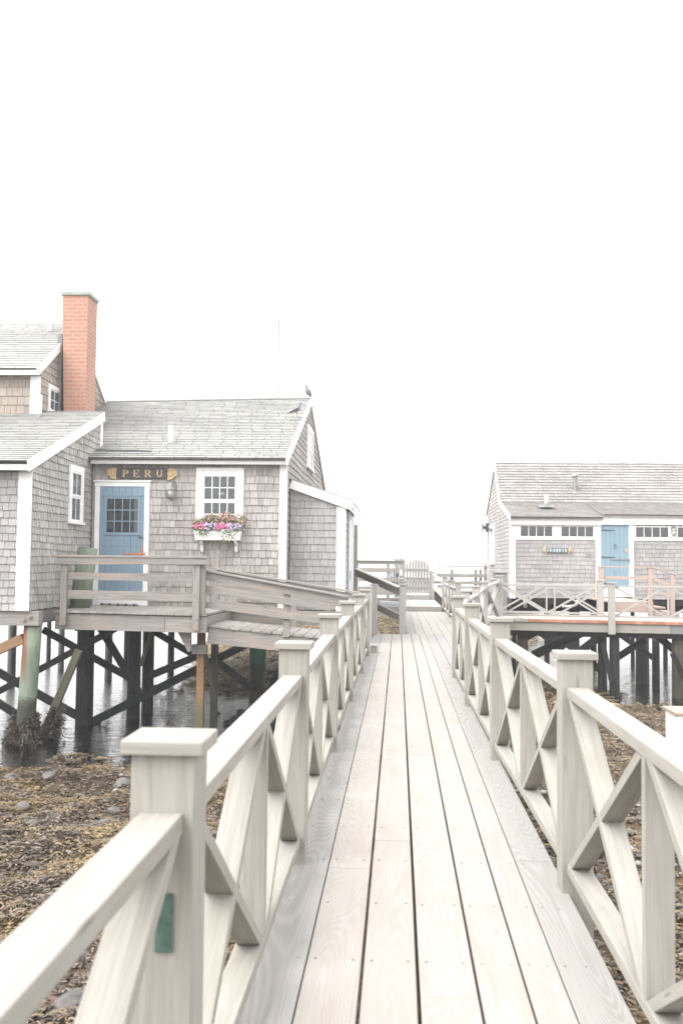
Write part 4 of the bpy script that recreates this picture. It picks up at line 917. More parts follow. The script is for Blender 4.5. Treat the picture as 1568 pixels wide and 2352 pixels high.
# pigeons: one continuous lofted body each
def pigeon(label, pos, yaw, upright):
    root = thing('pigeon', label, 'bird', pos, 'pigeons on the cottage roof'); mb = MB(); k = 1.0
    if upright: sp_ = [(-.09, -.01, .014, .012), (-.075, .04, .04, .03), (-.045, .09, .07, .062), (-.01, .15, .078, .07), (.012, .20, .058, .055), (.02, .24, .036, .036), (.03, .27, .034, .034), (.055, .285, .022, .022), (.085, .275, .004, .004)]
    else: sp_ = [(-.21, .02, .018, .008), (-.16, .045, .032, .014), (-.10, .075, .048, .035), (-.03, .105, .060, .055), (.03, .14, .055, .055), (.062, .19, .035, .036), (.072, .23, .027, .028), (.085, .25, .026, .026), (.102, .248, .016, .015), (.125, .24, .004, .004)]
    n = 12; b0 = len(mb.v); cy_, sy_ = math.cos(yaw), math.sin(yaw); M = lambda x, y, z: (pos[0] + x * cy_ - y * sy_, pos[1] + x * sy_ + y * cy_, pos[2] + z)
    for i, (x, z, wy, wz) in enumerate(sp_):
        x0, z0 = sp_[max(i - 1, 0)][:2]; x1, z1 = sp_[min(i + 1, len(sp_) - 1)][:2]; dl = math.hypot(x1 - x0, z1 - z0); tx, tz = (x1 - x0) / dl, (z1 - z0) / dl
        for j in range(n): t = 2 * math.pi * j / n; c_, s_ = math.cos(t), math.sin(t); mb.v.append(M(x - tz * s_ * wz, c_ * wy, z + tx * s_ * wz))
    for i in range(len(sp_) - 1):
        for j in range(n): j2 = (j + 1) % n; mb.f.append((b0 + i * n + j, b0 + i * n + j2, b0 + (i + 1) * n + j2, b0 + (i + 1) * n + j)); mb.mi.append(0); mb.uv += [(0, 0)] * 4
    mb.f.append(tuple(b0 + j for j in range(n))); mb.mi.append(0); mb.uv += [(0, 0)] * n; e = b0 + (len(sp_) - 1) * n; mb.f.append(tuple(e + j for j in range(n))); mb.mi.append(0); mb.uv += [(0, 0)] * n
    mb.build('body', 'pigeon_grey', root, smooth=True)
    for s_ in (-1, 1):
        mb = MB(); mb.tube([M(.01, .022 * s_, .09), M(.012, .022 * s_, .0)], [.008, .004], 6)
        for a in (-.5, 0, .5): mb.tube([M(.012, .022 * s_, .003), M(.012 + .03 * math.cos(a), .022 * s_ + .03 * math.sin(a), .002)], .003, 5)
        mb.build('leg', 'pigeon_legs', root); mb = MB()
        mb.tube([M(-.15 if not upright else -.10, .035 * s_, .05 if not upright else .04), M(-.06, .056 * s_, .095), M(.02, .055 * s_, .135)], [.006, .018, .012], 8); mb.build('wing', 'gunmetal', root, smooth=True)
p = P(707, 911, YR); pigeon('pigeon standing upright on the very end of the roof ridge', (p.x - .02, YR, zr1 + .04), R(200), True)
p = P(678, 971, 20.6); zz = zf + (20.6 - YW + .24) * slope; pigeon('pigeon walking on the roof slope below the ridge', (P(680, 971, 20.6).x, 20.6, zz + .12), R(20), False)

# ------------------------------------------------------------------ left wing house
YG = 15.0; WX = P(68, 1250, YG).x
wg = thing('wing_house', 'weathered shingled house at the left edge with the brick chimney', 'house', (WX, YG, 0))
WZ0 = P(30, 1403, YG).z; WE = P(30, 1075, YG).z; YT = 18.55; zt = P(235, 947, YT).z; ze = P(40, 1058, YG - .2).z
wsl = (zt - ze) / (YT - YG + .2); X0 = -11
mb = MB(); mb.hexa([(X0, YG + .001, WZ0), (X0, YT, WZ0), (X0, YT, zt - .12), (X0, YG + .001, WE - .02), (WX - .001, YG + .001, WZ0), (WX - .001, YT, WZ0), (WX - .001, YT, zt - .12), (WX - .001, YG + .001, WE - .02)], 2)
shingles(mb, (0, YG, 0), (1, 0, 0), (0, 0, 1), (0, -1, 0), [(-8.2, WZ0), (WX, WZ0), (WX, WE), (-8.2, WE)], .119, seed=20, mi=1)
wy = lambda px: YG * (915 - 68) / (915 - px)
w0, w1 = 16.80, 17.42; w0, w1 = wy(160), wy(183); c_z0, c_z1 = P(170, 1198, wy(172)).z, P(170, 1084, wy(172)).z
shingles(mb, (WX, 0, 0), (0, 1, 0), (0, 0, 1), (1, 0, 0), [(YG, WZ0), (YT, WZ0), (YT, zt - .08), (YG, ze - .0)], .119, seed=21, holes=[(w0 - .08, w1 + .08, c_z0 - .04, c_z1 + .08)], mi=0, wob=.012)
mb.build('wall', ['wing_shingle', 'grey_shingle', 'joint_shade_dark'], wg)
window(wg, (WX, (w0 + w1) / 2, (c_z0 + c_z1) / 2), (0, 1, 0), (1, 0, 0), w1 - w0, c_z1 - c_z0, .10, 2, 1, True, 'blind', None, curtain=.9, label='narrow white double hung window on the wing side wall')
mb = MB(); A, B = Vector((X0, YG - .22, ze)), Vector((WX + .035, YG - .22, ze)); D_, C_ = Vector((X0, YT + .25, zt + .25 * wsl)), Vector((WX + .035, YT + .05, zt + .05 * wsl)); n = (B - A).cross(D_ - A).normalized()
D_ = Vector((X0, YT + .05, zt + .05 * wsl))
mb.hexa([A - n * .03, A, D_, D_ - n * .03, B - n * .03, B, C_, C_ - n * .03], 2)
shingles(mb, A, (1, 0, 0), (D_ - A), n, [(0, -.02), ((B - A).length, -.02), ((B - A).length, (D_ - A).length), (0, (D_ - A).length)], .135, (.26, .34), .012, seed=22, gap=.009, jit=.002)
rf = mb.build('roof', ['roof_shingle', 'roof_joint_shade', 'roof_joint_shade'], wg); pipe(rf, 91, 907, 963, 18.05, .04, slope=wsl)
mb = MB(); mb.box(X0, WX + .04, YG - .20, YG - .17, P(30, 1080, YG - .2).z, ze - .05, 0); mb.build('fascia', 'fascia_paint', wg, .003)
mb = MB(); mb.beam((WX + .037, YG - .23, ze - .085), (WX + .037, YT + .05, zt - .075), .030, .17); mb.build('rake_board', 'white_paint', wg, .003)
mb = MB(); mb.box(WX - .19, WX + .022, YG - .026, YG, WZ0, P(30, 1082, YG).z, 2); mb.build('corner_board', 'white_paint', wg, .002)
mb = MB(); mb.box(WX + .001, WX + .024, YT - .10, YT + .02, ZE + .12, zt - .14, 2); mb.build('trim_board', 'white_paint', wg, .002)
mb = MB(); mb.box(X0, WX + .17, YG + .02, YG + .20, P(30, 1437, YG).z, WZ0 - .004, 0); mb.box(WX - .2, WX - .03, YG + .202, YT, P(30, 1437, YG).z, WZ0 - .004, 1); sbm = mb.build('sill_beam', 'grey_wood', wg, .006)
for px, py in ((56, 1424), (70, 1417)):
    p = P(px, py, YG + .02); mb = MB(); mb.tube([(p.x, YG + .02, p.z), (p.x, YG + .005, p.z)], .033, 14); mb.tube([(p.x, YG + .005, p.z), (p.x, YG - .02, p.z)], .017, 6); mb.build('bolt', 'rust_bolt', sbm)
# upper storey
YU = 18.38; UX = P(91, 900, YU).x; ue = P(60, 846, YU - .18).z; UR = 20.5; ur = ue + (UR - YU + .18) * .615; UB = 2 * UR - YU
ub = zt - .4
mb = MB(); mb.box(X0, UX - .001, YU + .001, UB, ub, ue, 0, 2); mb.face([(UX - .001, YU, ue), (UX - .001, UB, ue), (UX - .001, UR, ur - .05)], [(0, 0)] * 3)
u0, u1 = YU * 827 / (915 - 110), YU * 827 / (915 - 132); uz0, uz1 = P(120, 944, 19).z, P(120, 893, 19).z
shingles(mb, (0, YU, 0), (1, 0, 0), (0, 0, 1), (0, -1, 0), [(-9.2, ub), (UX, ub), (UX, ue), (-9.2, ue)], .17, (.11, .2), seed=30)
shingles(mb, (UX, 0, 0), (0, 1, 0), (0, 0, 1), (1, 0, 0), [(YU, ub), (UB, ub), (UB, ue), (UR, ur - .05), (YU, ue)], .15, seed=31, holes=[(u0 - .06, u1 + .06, uz0 - .04, uz1 + .06)])
mb.build('upper_wall', ['upper_shingle', 'joint_shade_dark', 'joint_shade_dark'], wg)
window(wg, (UX, (u0 + u1) / 2, (uz0 + uz1) / 2), (0, 1, 0), (1, 0, 0), u1 - u0, uz1 - uz0, .07, 2, 2, False, 'blind', label='small white window beside the chimney')
mb = MB()
for ya, sg_ in ((YU - .2, 1), (UB + .2, -1)):
    A, B = Vector((X0, ya, ue)), Vector((UX + .03, ya, ue)); D_, C_ = Vector((X0, UR, ur)), Vector((UX + .03, UR, ur)); n = (B - A).cross(D_ - A).normalized(); n = n if n.z > 0 else -n
    mb.hexa([A - n * .03, A, D_, D_ - n * .03, B - n * .03, B, C_, C_ - n * .03], 2)
    shingles(mb, A, (1, 0, 0), (D_ - A), n, [(0, -.02), ((B - A).length, -.02), ((B - A).length, (D_ - A).length), (0, (D_ - A).length)], .135, (.26, .34), .012, seed=32 + sg_, gap=.009, jit=.002)
rf = mb.build('upper_roof', ['roof_shingle', 'roof_joint_shade', 'roof_joint_shade'], wg); pipe(rf, 114, 731, 772, 20.0, .043, slope=.6)
mb = MB(); mb.box(X0, UX + .04, YU - .19, YU - .16, P(60, 861, YU - .18).z, ue - .03, 0); mb.build('fascia', 'white_paint', wg, .003)
mb = MB()
for ya in (YU - .2, UB + .2): mb.beam((UX + .032, ya, ue - .07), (UX + .032, UR, ur - .07), .030, .14)
mb.build('rake_board', 'white_paint', wg, .003)
mb = MB(); mb.box(UX - .17, UX + .02, YU - .024, YU, ub, ue - .12, 2); mb.build('corner_board', 'white_paint', wg, .002)
# chimney
YC = 19.3; c0, c1 = P(139.5, 850, YC).x, P(198.5, 850, YC).x; cd = .62; cz0, cz1 = P(170, 960, YC).z, P(170, 678, YC).z
mb = MB()
for (xa, ya, xb, yb) in ((c0, YC, c1, YC), (c1, YC, c1, YC + cd), (c1, YC + cd, c0, YC + cd), (c0, YC + cd, c0, YC)):
    L = math.hypot(xb - xa, yb - ya); mb.face([(xa + .09 * (xa == c0), ya, cz0), (xb + .09 * (xb == c0), yb, cz0), (xb, yb, cz1), (xa, ya, cz1)], [(0, cz0), (L, cz0), (L, cz1), (0, cz1)])
chm = mb.build('chimney', 'brick', wg); mb = MB(); mb.box(c0 - .03, c1 + .03, YC - .03, YC + cd + .03, cz1, cz1 + .075, 0); mb.build('chimney_cap', 'cap_stone', chm, .006)
mb = MB(); mb.box(c0 - .09, c0 - .001, YC + .05, YC + .2, cz0 - .2, P(148, 765, YC).z, 2); mb.build('flashing', 'lead', chm)

# ------------------------------------------------------------------ porch
YP = 15.6
def zp(x): return .0 + .695 - .028 * (x - PX0)
PX0, PX1 = P(130, 1300, YP).x, P(474, 1400, YP).x
PX0 = max(PX0, WX + .03)
pz = P(150, 1402, YP).z; pzr = P(455, 1410, YP).z
def pzz(x): return pz + (pzr - pz) * (x - PX0) / (PX1 - PX0)
pc = thing('porch_deck', 'weathered plank porch deck in front of the blue door', 'porch', (PX0, YP, 0))
mb = MB(); x = PX0
while x < PX1 - .02:
    xb = min(x + .135, PX1); za, zb = pzz(x), pzz(xb); y0 = YP - .04 + random.uniform(-.008, .008)
    mb.hexa([(x, y0, za - .035), (xb - .004, y0, zb - .035), (xb - .004, y0, zb), (x, y0, za), (x, YW - .045, za - .035), (xb - .004, YW - .045, zb - .035), (xb - .004, YW - .045, zb), (x, YW - .045, za)]); x += .137
mb.build('floor_boards', 'grey_wood', pc, .003)
mb = MB(); mb.beam((PX0, YP + .025, pz - .175), ((PX0 + PX1) / 2 + .55, YP + .025, (pz * .25 + pzr * .75) - .175), .05, .25); mb.beam(((PX0 + PX1) / 2 + .555, YP + .025, (pz * .25 + pzr * .75) - .175), (PX1, YP + .025, pzr - .175), .05, .25); mb.build('rim_beam', 'grey_wood', pc, .004)
mb = MB(); mb.beam((PX1 - .03, YP + .055, pzr - .175), (PX1 - .03, YW - .05, pzr - .175), .05, .25); mb.build('rim_beam', 'grey_wood', pc, .004)
for k in range(5): x = PX0 + .3 + k * .5; mb = MB(); mb.box(x, x + .05, YP + .06, YW - .05, pzr - .30, pzr - .06, 1); mb.build('joist', 'black_wood', pc)
mb = MB(); p = P(425, 1470, YP + .3); mb.prism([Vector((P(410, 1449, 15.9).x, 15.9, P(410, 1449, 15.9).z)), Vector((P(440, 1449, 15.9).x, 15.9, P(440, 1449, 15.9).z)), Vector((P(440, 1497, 15.9).x, 15.9, P(440, 1495, 15.9).z)), Vector((P(434, 1497, 15.9).x, 15.9, P(434, 1497, 15.9).z))], (0, -1, 0), .08); mb.build('corner_bracket', 'grey_wood', pc)
pr = thing('porch_railing', 'three board grey railing along the front of the porch deck', 'railing', (PX0, YP, 0))
def xat(px): return P(px, 1350, YP).x
for px, w_, top in ((150, .10, 1285), (453, .105, 1290)):
    x = xat(px); mb = MB(); mb.box(x - w_ / 2, x + w_ / 2, YP - .095, YP - .045, P(px, 1436 if px < 200 else 1447, YP).z, P(px, top, YP).z, 2); o = mb.build('post', 'grey_wood', pr, .004)
    for py in (1418, 1432): q = P(px - 1, py + (px > 200) * 4, YP - .1); mb = MB(); mb.tube([(q.x, YP - .095, q.z), (q.x, YP - .11, q.z)], .018, 10); mb.build('bolt', 'rust_bolt', o)
x = xat(465); mb = MB(); mb.box(x - .035, x + .05, YP - .04, YP + .05, pzr, P(465, 1290, YP).z, 2); mb.build('post', 'grey_wood', pr, .004)
for (l0_, l1_, r0_, r1_, nm) in ((1280, 1296, 1281, 1297, 'top_board'), (1314, 1330, 1319, 1338, 'middle_board'), (1355, 1374, 1361, 1383, 'lower_board')):
    a0, a1, b0_, b1_ = P(140, l0_, YP), P(140, l1_, YP), P(461 if nm != 'top_board' else 478, r0_, YP), P(461 if nm != 'top_board' else 478, r1_, YP)
    y0, y1 = YP - .043, YP - .008
    if nm == 'top_board': y0, y1 = YP - .13, YP - .0965
    mb = MB(); mb.hexa([(a1.x, y0, a1.z), (a1.x, y1, a1.z), (a0.x, y1, a0.z), (a0.x, y0, a0.z), (b1_.x, y0, b1_.z), (b1_.x, y1, b1_.z), (b0_.x, y1, b0_.z), (b0_.x, y0, b0_.z)]); mb.build(nm, 'grey_wood', pr, .004)
a, b = P(124, 1277, YP), P(479, 1280, YP); mb = MB(); mb.beam((a.x, YP - .06, a.z), (b.x, YP - .06, b.z), .17, .035); mb.build('cap_rail', 'grey_wood', pr, .004)
# green pile standing through the porch
p = P(191, 1340, 16.6); g0 = P(205, 1258, 16.6); mb = MB(); mb.tube([(p.x - .06, 16.6, pzz(p.x) - .1), (g0.x - .02, 16.6, g0.z)], [.17, .165], 16); tag(mb.build('piling', 'piling_green', smooth=True), 'pale green pile rising through the porch deck beside the door', 'piling')
# door mat with rope
dm = thing('door_mat', 'rolled blue and white striped mat lying at the blue door', 'mat', (P(270, 1392, 17.6).x, 17.7, pz))
a, b = P(231, 1391, 17.7), P(318, 1393, 17.7); zz = pzz(a.x) + .03; seg = 14
for k in range(seg):
    mb = MB(); xa_ = a.x + (b.x - a.x) * k / seg; xb_ = a.x + (b.x - a.x) * (k + 1) / seg; mb.tube([(xa_, 17.7 + .01 * math.sin(k), pzz(xa_) + .02), (xb_, 17.7 + .01 * math.sin(k + 1), pzz(xb_) + .02)], .02, 8); mb.build('stripe', 'mat_blue' if k % 3 == 0 else 'mat_white', dm, smooth=True)
# ------------------------------------------------------------------ ramp from porch to boardwalk
YA, YBk = 15.75, 17.35
rp = thing('porch_ramp', 'weathered plank ramp sloping from the porch to the boardwalk', 'ramp', (PX1, YA, 0))
a, b = P(478, 1436, YA), P(733, 1462, YA); rs = (b.z - a.z) / (b.x - a.x); rx1 = XL - .16
rz = lambda x: a.z + rs * (x - a.x)
mb = MB(); x = PX1 + .02; a = P(478, 1436, YA)
while x < rx1 - .02:
    xb = min(x + .165, rx1); y0 = YA - .02 + random.uniform(-.01, .01)
    mb.hexa([(x, y0, rz(x) - .035), (xb - .01, y0, rz(xb) - .035), (xb - .01, y0, rz(xb)), (x, y0, rz(x)), (x, YBk, rz(x) - .035), (xb - .01, YBk, rz(xb) - .035), (xb - .01, YBk, rz(xb)), (x, YBk, rz(x))]); x += .168
mb.build('tread_boards', 'grey_wood', rp, .003)
for y in (YA + .03, YBk - .05): mb = MB(); mb.beam((PX1 + .0, y, rz(PX1) - .165), (rx1, y, rz(rx1) - .165), .05, .25); mb.build('side_beam', 'grey_wood', rp, .004)
def ramp_rail(label, Y, posts, rails):
    t = thing('ramp_railing', label, 'railing', (PX1, Y, 0))
    for px, top, bot, w_ in posts: q0, q1 = P(px, bot, Y), P(px, top, Y); mb = MB(); mb.box(q0.x - w_ / 2, q0.x + w_ / 2, Y, Y + .09, q0.z, q1.z, 2); mb.build('post', 'grey_wood', t, .004)
    for (xa, ya0, ya1, xb, yb0, yb1, nm) in rails:
        yy = Y - .04; a0, a1, b0_, b1_ = P(xa, ya0, yy), P(xa, ya1, yy), P(xb, yb0, yy), P(xb, yb1, yy); d_ = (.0, .036) if nm != 'handrail' else (-.05, .1)
        mb = MB(); mb.hexa([(a1.x, yy + d_[0], a1.z), (a1.x, yy + d_[1], a1.z), (a0.x, yy + d_[1], a0.z), (a0.x, yy + d_[0], a0.z), (b1_.x, yy + d_[0], b1_.z), (b1_.x, yy + d_[1], b1_.z), (b0_.x, yy + d_[1], b0_.z), (b0_.x, yy + d_[0], b0_.z)]); mb.build(nm, 'grey_wood', t, .004)
ramp_rail('front railing of the porch ramp, nearest the water', YA - .03, [(657, 1352, 1464, .10)], [(471, 1308, 1312, 800, 1369, 1373, 'handrail'), (471, 1313, 1332, 800, 1374, 1390, 'rail_board'), (471, 1343, 1362, 760, 1389, 1404, 'rail_board'), (471, 1382, 1396, 735, 1417, 1433, 'rail_board')])
ramp_rail('rear railing of the porch ramp, nearest the house wall', YBk - .1, [(494, 1281, 1395, .12), (674, 1352, 1444, .105)], [(497, 1305, 1309, 845, 1363, 1367, 'handrail'), (497, 1310, 1322, 840, 1368, 1380, 'rail_board'), (500, 1340, 1352, 800, 1386, 1397, 'rail_board'), (500, 1378, 1388, 765, 1413, 1424, 'rail_board')])

# ------------------------------------------------------------------ piles and braces under the left houses
GP = 'piles under the left cottages'; GB = 'braces between the piles of the left cottages'
def pile(label, px, wpx, Y, ztop, mat, grp=GP, lean=0, zb=-2.2, n=16):
    x = P(px, 1500, Y).x; r_ = wpx / 2 * Y / F; mb = MB(); rnd = random.Random(px)
    zs = np.linspace(zb, ztop, 7); mb.tube([(x + lean * (z + .5) + 0, Y, z) for z in zs], [r_ * (1.04 - .012 * k) for k in range(7)], n)
    return tag(mb.build('piling', mat, smooth=True), label, 'piling', grp)
pile('pale green rust streaked corner pile wearing a seaweed skirt', 68, 42, 15.2, P(30, 1437, YG).z, 'piling_corner', lean=.05)
pile('thick black pile under the middle of the porch', 197, 40, 17.0, .45, 'piling_black')
pile('black pile right of the porch middle, front of a close pair', 309, 31, 17.7, .45, 'piling_black')
pile('black pile right of the porch middle, rear of a close pair', 341, 27, 18.5, .45, 'piling_black')
pile('teal stained pile standing below the ramp before the golden bank', 592, 38, 18.7, .4, 'piling_teal')
pile('faint grey green pile far back at the left edge', 28, 19, 22.5, .3, 'piling_far')
pile('distant pile seen left of the thick black pile', 141, 14, 25.5, .3, 'piling_far')
pile('distant pale green pile right of the thick black pile', 250, 17, 23.5, .3, 'piling_far')
pile('slim distant pile close left of the black pair', 290, 11, 25, .3, 'piling_black')
pile('dark distant pile between the black pair and the brown post', 393, 15, 25, .3, 'piling_black')
pile('slim black pile left of the corner pile reflection', 112, 10, 27, .3, 'piling_black')
for lab, px, w_, Y, m_, tz in (('orange brown square post under the porch corner', 461, 17, 16.2, 'piling_brown', .35), ('dark brown square post just right of the orange one', 492, 15, 16.9, 'piling_dark_brown', .25)):
    x = P(px, 1560, Y).x; r_ = w_ / 2 * Y / F; mb = MB(); mb.box(x - r_, x + r_, Y - r_, Y + r_, -2.2, tz, 2); tag(mb.build('support_post', m_, bevel=.006), lab, 'post', 'square posts under the porch')
for px0, px1 in ((440, 453), (454, 475)):
    a, b = P(px0, 1481, 16.0), P(px1, 1503, 16.0)
    mb = MB(); mb.box(a.x, b.x, 16.0 + (px0 < 450) * .02, 16.08, b.z, a.z, 2); tag(mb.build('timber_block', 'grey_wood', bevel=.004), 'grey wood block bolted ' + ('left of' if px0 < 450 else 'across') + ' the orange brown post', 'block', 'blocks on the orange brown post')
def brace(label, x0, y0, x1, y1, Y, wpx, mat, grp=GB, Y1=None, t=.05):
    a, b = P(x0, y0, Y), P(x1, y1, Y1 or Y); mb = MB(); d = (b - a).normalized(); a = a - d * .05; b = b + d * .05
    h = wpx * Y / F; mb.beam(a, b, t, h, up=(0, 0, 1)); return tag(mb.build('timber_brace', mat, bevel=.003), label, 'brace', grp)
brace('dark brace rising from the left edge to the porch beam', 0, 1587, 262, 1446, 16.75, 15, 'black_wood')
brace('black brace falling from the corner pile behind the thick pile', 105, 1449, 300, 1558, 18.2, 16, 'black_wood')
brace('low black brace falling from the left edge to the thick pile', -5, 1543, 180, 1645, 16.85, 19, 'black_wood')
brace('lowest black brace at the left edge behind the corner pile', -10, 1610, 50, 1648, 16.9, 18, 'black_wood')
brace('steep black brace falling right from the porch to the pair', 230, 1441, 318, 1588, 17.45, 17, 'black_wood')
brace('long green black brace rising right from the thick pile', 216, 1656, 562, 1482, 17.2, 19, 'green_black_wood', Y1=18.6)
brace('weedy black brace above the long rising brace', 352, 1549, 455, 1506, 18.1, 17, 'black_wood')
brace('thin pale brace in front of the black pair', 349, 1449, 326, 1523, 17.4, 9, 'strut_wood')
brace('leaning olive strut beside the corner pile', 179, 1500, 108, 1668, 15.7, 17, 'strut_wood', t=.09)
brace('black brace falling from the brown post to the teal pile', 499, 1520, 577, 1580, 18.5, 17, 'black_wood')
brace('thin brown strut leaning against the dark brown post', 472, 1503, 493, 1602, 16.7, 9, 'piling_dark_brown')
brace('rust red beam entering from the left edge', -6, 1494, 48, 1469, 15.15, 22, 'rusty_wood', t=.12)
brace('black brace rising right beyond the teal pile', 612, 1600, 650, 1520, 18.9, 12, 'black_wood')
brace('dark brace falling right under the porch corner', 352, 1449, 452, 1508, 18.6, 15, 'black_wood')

# seaweed skirt on the corner pile
V_, Fq = [], []; rnd = random.Random(3); xc = P(66, 1500, 15.2).x
def skirt(cx_, cy_, n, r0, z0, z1, dx=0):
    for _ in range(n):
        a = rnd.random() * 6.28; zt_ = z1 + .10 * math.sin(a * 2.3 + 1) + .06 * math.sin(a * 5.1); z = z0 + (zt_ - z0) * rnd.random() ** 1.25; q_ = max(0, 1 - (z - z0) / (zt_ - z0))
        r_ = r0 + rnd.random() * (.03 + .15 * q_ * (1 + .5 * math.sin(a * 3 + cx_ * 9))); x = cx_ + r_ * math.cos(a) + dx * (z - z0); y = cy_ + r_ * math.sin(a); L = rnd.uniform(.03, .09); w_ = rnd.uniform(.006, .013)
        d = Vector((math.cos(a) * rnd.uniform(-.2, 1.2) + rnd.gauss(0, .6), math.sin(a) * .5 + rnd.gauss(0, .6), rnd.uniform(-1.2, .35))).normalized(); sd_ = d.cross(Vector((rnd.gauss(0, 1), rnd.gauss(0, 1), rnd.gauss(0, 1)))).normalized() * w_; p_ = Vector((x, y, z))
        b = len(V_); V_.extend([tuple(p_ - sd_ * .5), tuple(p_ + sd_ * .5), tuple(p_ + d * L * .6 + sd_), tuple(p_ + d * L - sd_ * .3)]); Fq.append((b, b + 1, b + 2, b + 3))
skirt(xc - .03, 15.2, 6000, .15, -1.42, -1.0)
q0, q1 = P(175, 1500, 15.7), P(108, 1668, 15.7)
skirt(q1.x + .02, 15.6, 3200, .05, -1.40, -.95, .35)
tag(np_mesh('seaweed', np.array(V_), np.array(Fq), 'wet_weed'), 'dark rockweed skirt clinging round the foot of the corner pile', 'seaweed', kind='stuff')

# ================================================================== RIGHT COTTAGE
YQ = 27.0; QX = P(1172, 1280, YQ).x; QX1 = QX + 9.5
qc = thing('cottage', 'pale shingled cottage with a shake roof, transom windows and pale blue door', 'house', (QX, YQ, 0))
QZ0 = P(1280, 1374, YQ).z; qe = P(1280, 1187, YQ - .15).z; qy = lambda px: YQ * (1172 - 915) / (px - 915)
QR, QK, QB = qy(1137), qy(1149), qy(1119); qr = P(1137, 1062, QR).z; qk = P(1149, 1152, QK).z; qb = P(1117, 1180, QB).z
mb = MB(); mb.box(QX + .001, QX1, YQ + .001, QB, QZ0, qe - .02, 0, 2)
mb.face([(QX + .001, YQ, qe - .03), (QX + .001, QK, qk - .08), (QX + .001, QR, qr - .08), (QX + .001, QB, qb - .05), (QX + .001, QB, qe - .03)][::-1], [(0, 0)] * 5)
fzb = P(1280, 1240, YQ).z
sw0, sw1 = 31.45, 32.75; sz0, sz1 = P(1131, 1293, 32).z, P(1131, 1213, 32).z
mb2 = mb
dq0, dq1 = P(1379, 1280, YQ).x, P(1442, 1280, YQ).x; dqt, dqb = P(1410, 1204, YQ).z, P(1410, 1347, YQ).z
shingles(mb, (0, YQ, 0), (1, 0, 0), (0, 0, 1), (0, -1, 0), [(QX, QZ0), (QX1, QZ0), (QX1, fzb + .02), (QX, fzb + .02)], .112, (.08, .2), .012, seed=50, holes=[(dq0 - .1, dq1 + .1, QZ0 - .1, fzb + .1)], jit=.001)
for reg in ([(YQ, QZ0), (QK, QZ0), (QK, qk - .05), (YQ, qe - .05)], [(QK, QZ0), (QB, QZ0), (QB, qb - .05), (QR, qr - .06), (QK, qk - .05)]):
    shingles(mb, (QX, 0, 0), (0, 1, 0), (0, 0, 1), (-1, 0, 0), reg, .112, (.08, .2), .012, seed=51, holes=[(sw0 - .1, sw1 + .1, sz0 - .05, sz1 + .1)], jit=.001)
mb.build('wall', ['cottage_shingle', 'joint_shade_dark', 'joint_shade_mid'], qc)
mb = MB()
def roofq(mb, A, B, C_, D_, course, wr, th, seed, mi=0):
    A, B, C_, D_ = map(Vector, (A, B, C_, D_)); n = (B - A).cross(D_ - A).normalized(); n = n if n.z > 0 else -n; L = (B - A).length; H = (D_ - A).length
    mb.hexa([A - n * .05, A, D_, D_ - n * .05, B - n * .05, B, C_, C_ - n * .05], mi); shingles(mb, A, (B - A), (D_ - A), n, [(0, -.03), (L, -.03), (L, H), (0, H)], course, wr, th, seed=seed, jit=.004, mi=mi, wob=.006)
xo = QX - .035
roofq(mb, (xo, QK, qk), (QX1, QK, qk), (QX1, QR, qr), (xo, QR, qr), .145, (.08, .18), .022, 60, 0)
roofq(mb, (xo, QB + .2, qb), (QX1, QB + .2, qb), (QX1, QR, qr), (xo, QR, qr), .145, (.08, .18), .022, 61, 0)
stx = P(1381, 1190, YQ).x
roofq(mb, (xo, YQ - .2, qe), (stx, YQ - .2, qe), (stx, QK + .02, qk - .01), (xo, QK + .02, qk - .01), .13, (.08, .18), .009, 62, 1)
roofq(mb, (stx + .002, YQ - .18, qe + .075), (QX1, YQ - .18, qe + .075), (QX1, QK + .02, qk - .005), (stx + .002, QK + .02, qk - .005), .13, (.08, .18), .009, 63, 1)
rf = mb.build('roof', ['roof_shake', 'roof_skirt', 'joint_shade_mid'], qc)
pipe(rf, 1254, 1136, 1163, 28.3, .047, slope=.2)
a, b = P(1320, 1130, 30.1), P(1320, 1094, 30.1); mb = MB(); mb.tube([(a.x, 30.1, a.z - .15), (a.x, 30.1, b.z)], .065, 12); mb.tube([(a.x, 30.1, a.z - .1), (a.x, 30.1, a.z + .02)], [.15, .09], 4); mb.tube([(a.x, 30.1, b.z), (a.x, 30.1, b.z + .07)], [.13, .10], 12); mb.build('roof_vent', 'metal_grey', rf, smooth=False)
mb = MB(); Z1 = qe - .045
mb.box(QX - .02, stx, YQ - .10, YQ - .03, P(1280, 1206, YQ).z, Z1, 0); mb.box(stx + .003, QX1, YQ - .08, YQ - .03, P(1500, 1206, YQ).z, Z1 + .07, 0)
mb.build('fascia', 'white_paint', qc, .003)
wins = [(1195, 1267), (1288, 1361), (1459, 1533), (1555, 1630)]; wz0, wz1 = P(1280, 1232, YQ).z, P(1280, 1209.5, YQ).z
mb = MB(); edges = [QX - .02] + [v for a_, b_ in wins for v in (P(a_, 1220, YQ).x, P(b_, 1220, YQ).x)] + [QX1]
zt_ = P(1280, 1206, YQ).z + .0
for i in range(0, len(edges), 2):
    xa_, xb_ = edges[i], edges[i + 1]
    if xa_ < dq0 < xb_: mb.box(xa_, dq0 - .003, YQ - .028, YQ, fzb, zt_, 0); mb.box(dq1 + .003, xb_, YQ - .028, YQ, fzb, zt_, 0)
    else: mb.box(xa_, xb_, YQ - .028, YQ, fzb, zt_, 0)
for a_, b_ in wins:
    xa_, xb_ = P(a_, 1220, YQ).x, P(b_, 1220, YQ).x; mb.box(xa_, xb_, YQ - .0275, YQ, fzb, wz0, 0)
    if wz1 < zt_ - .005: mb.box(xa_, xb_, YQ - .0275, YQ, wz1, zt_, 0)
mb.build('frieze_board', 'white_paint', qc, .002)
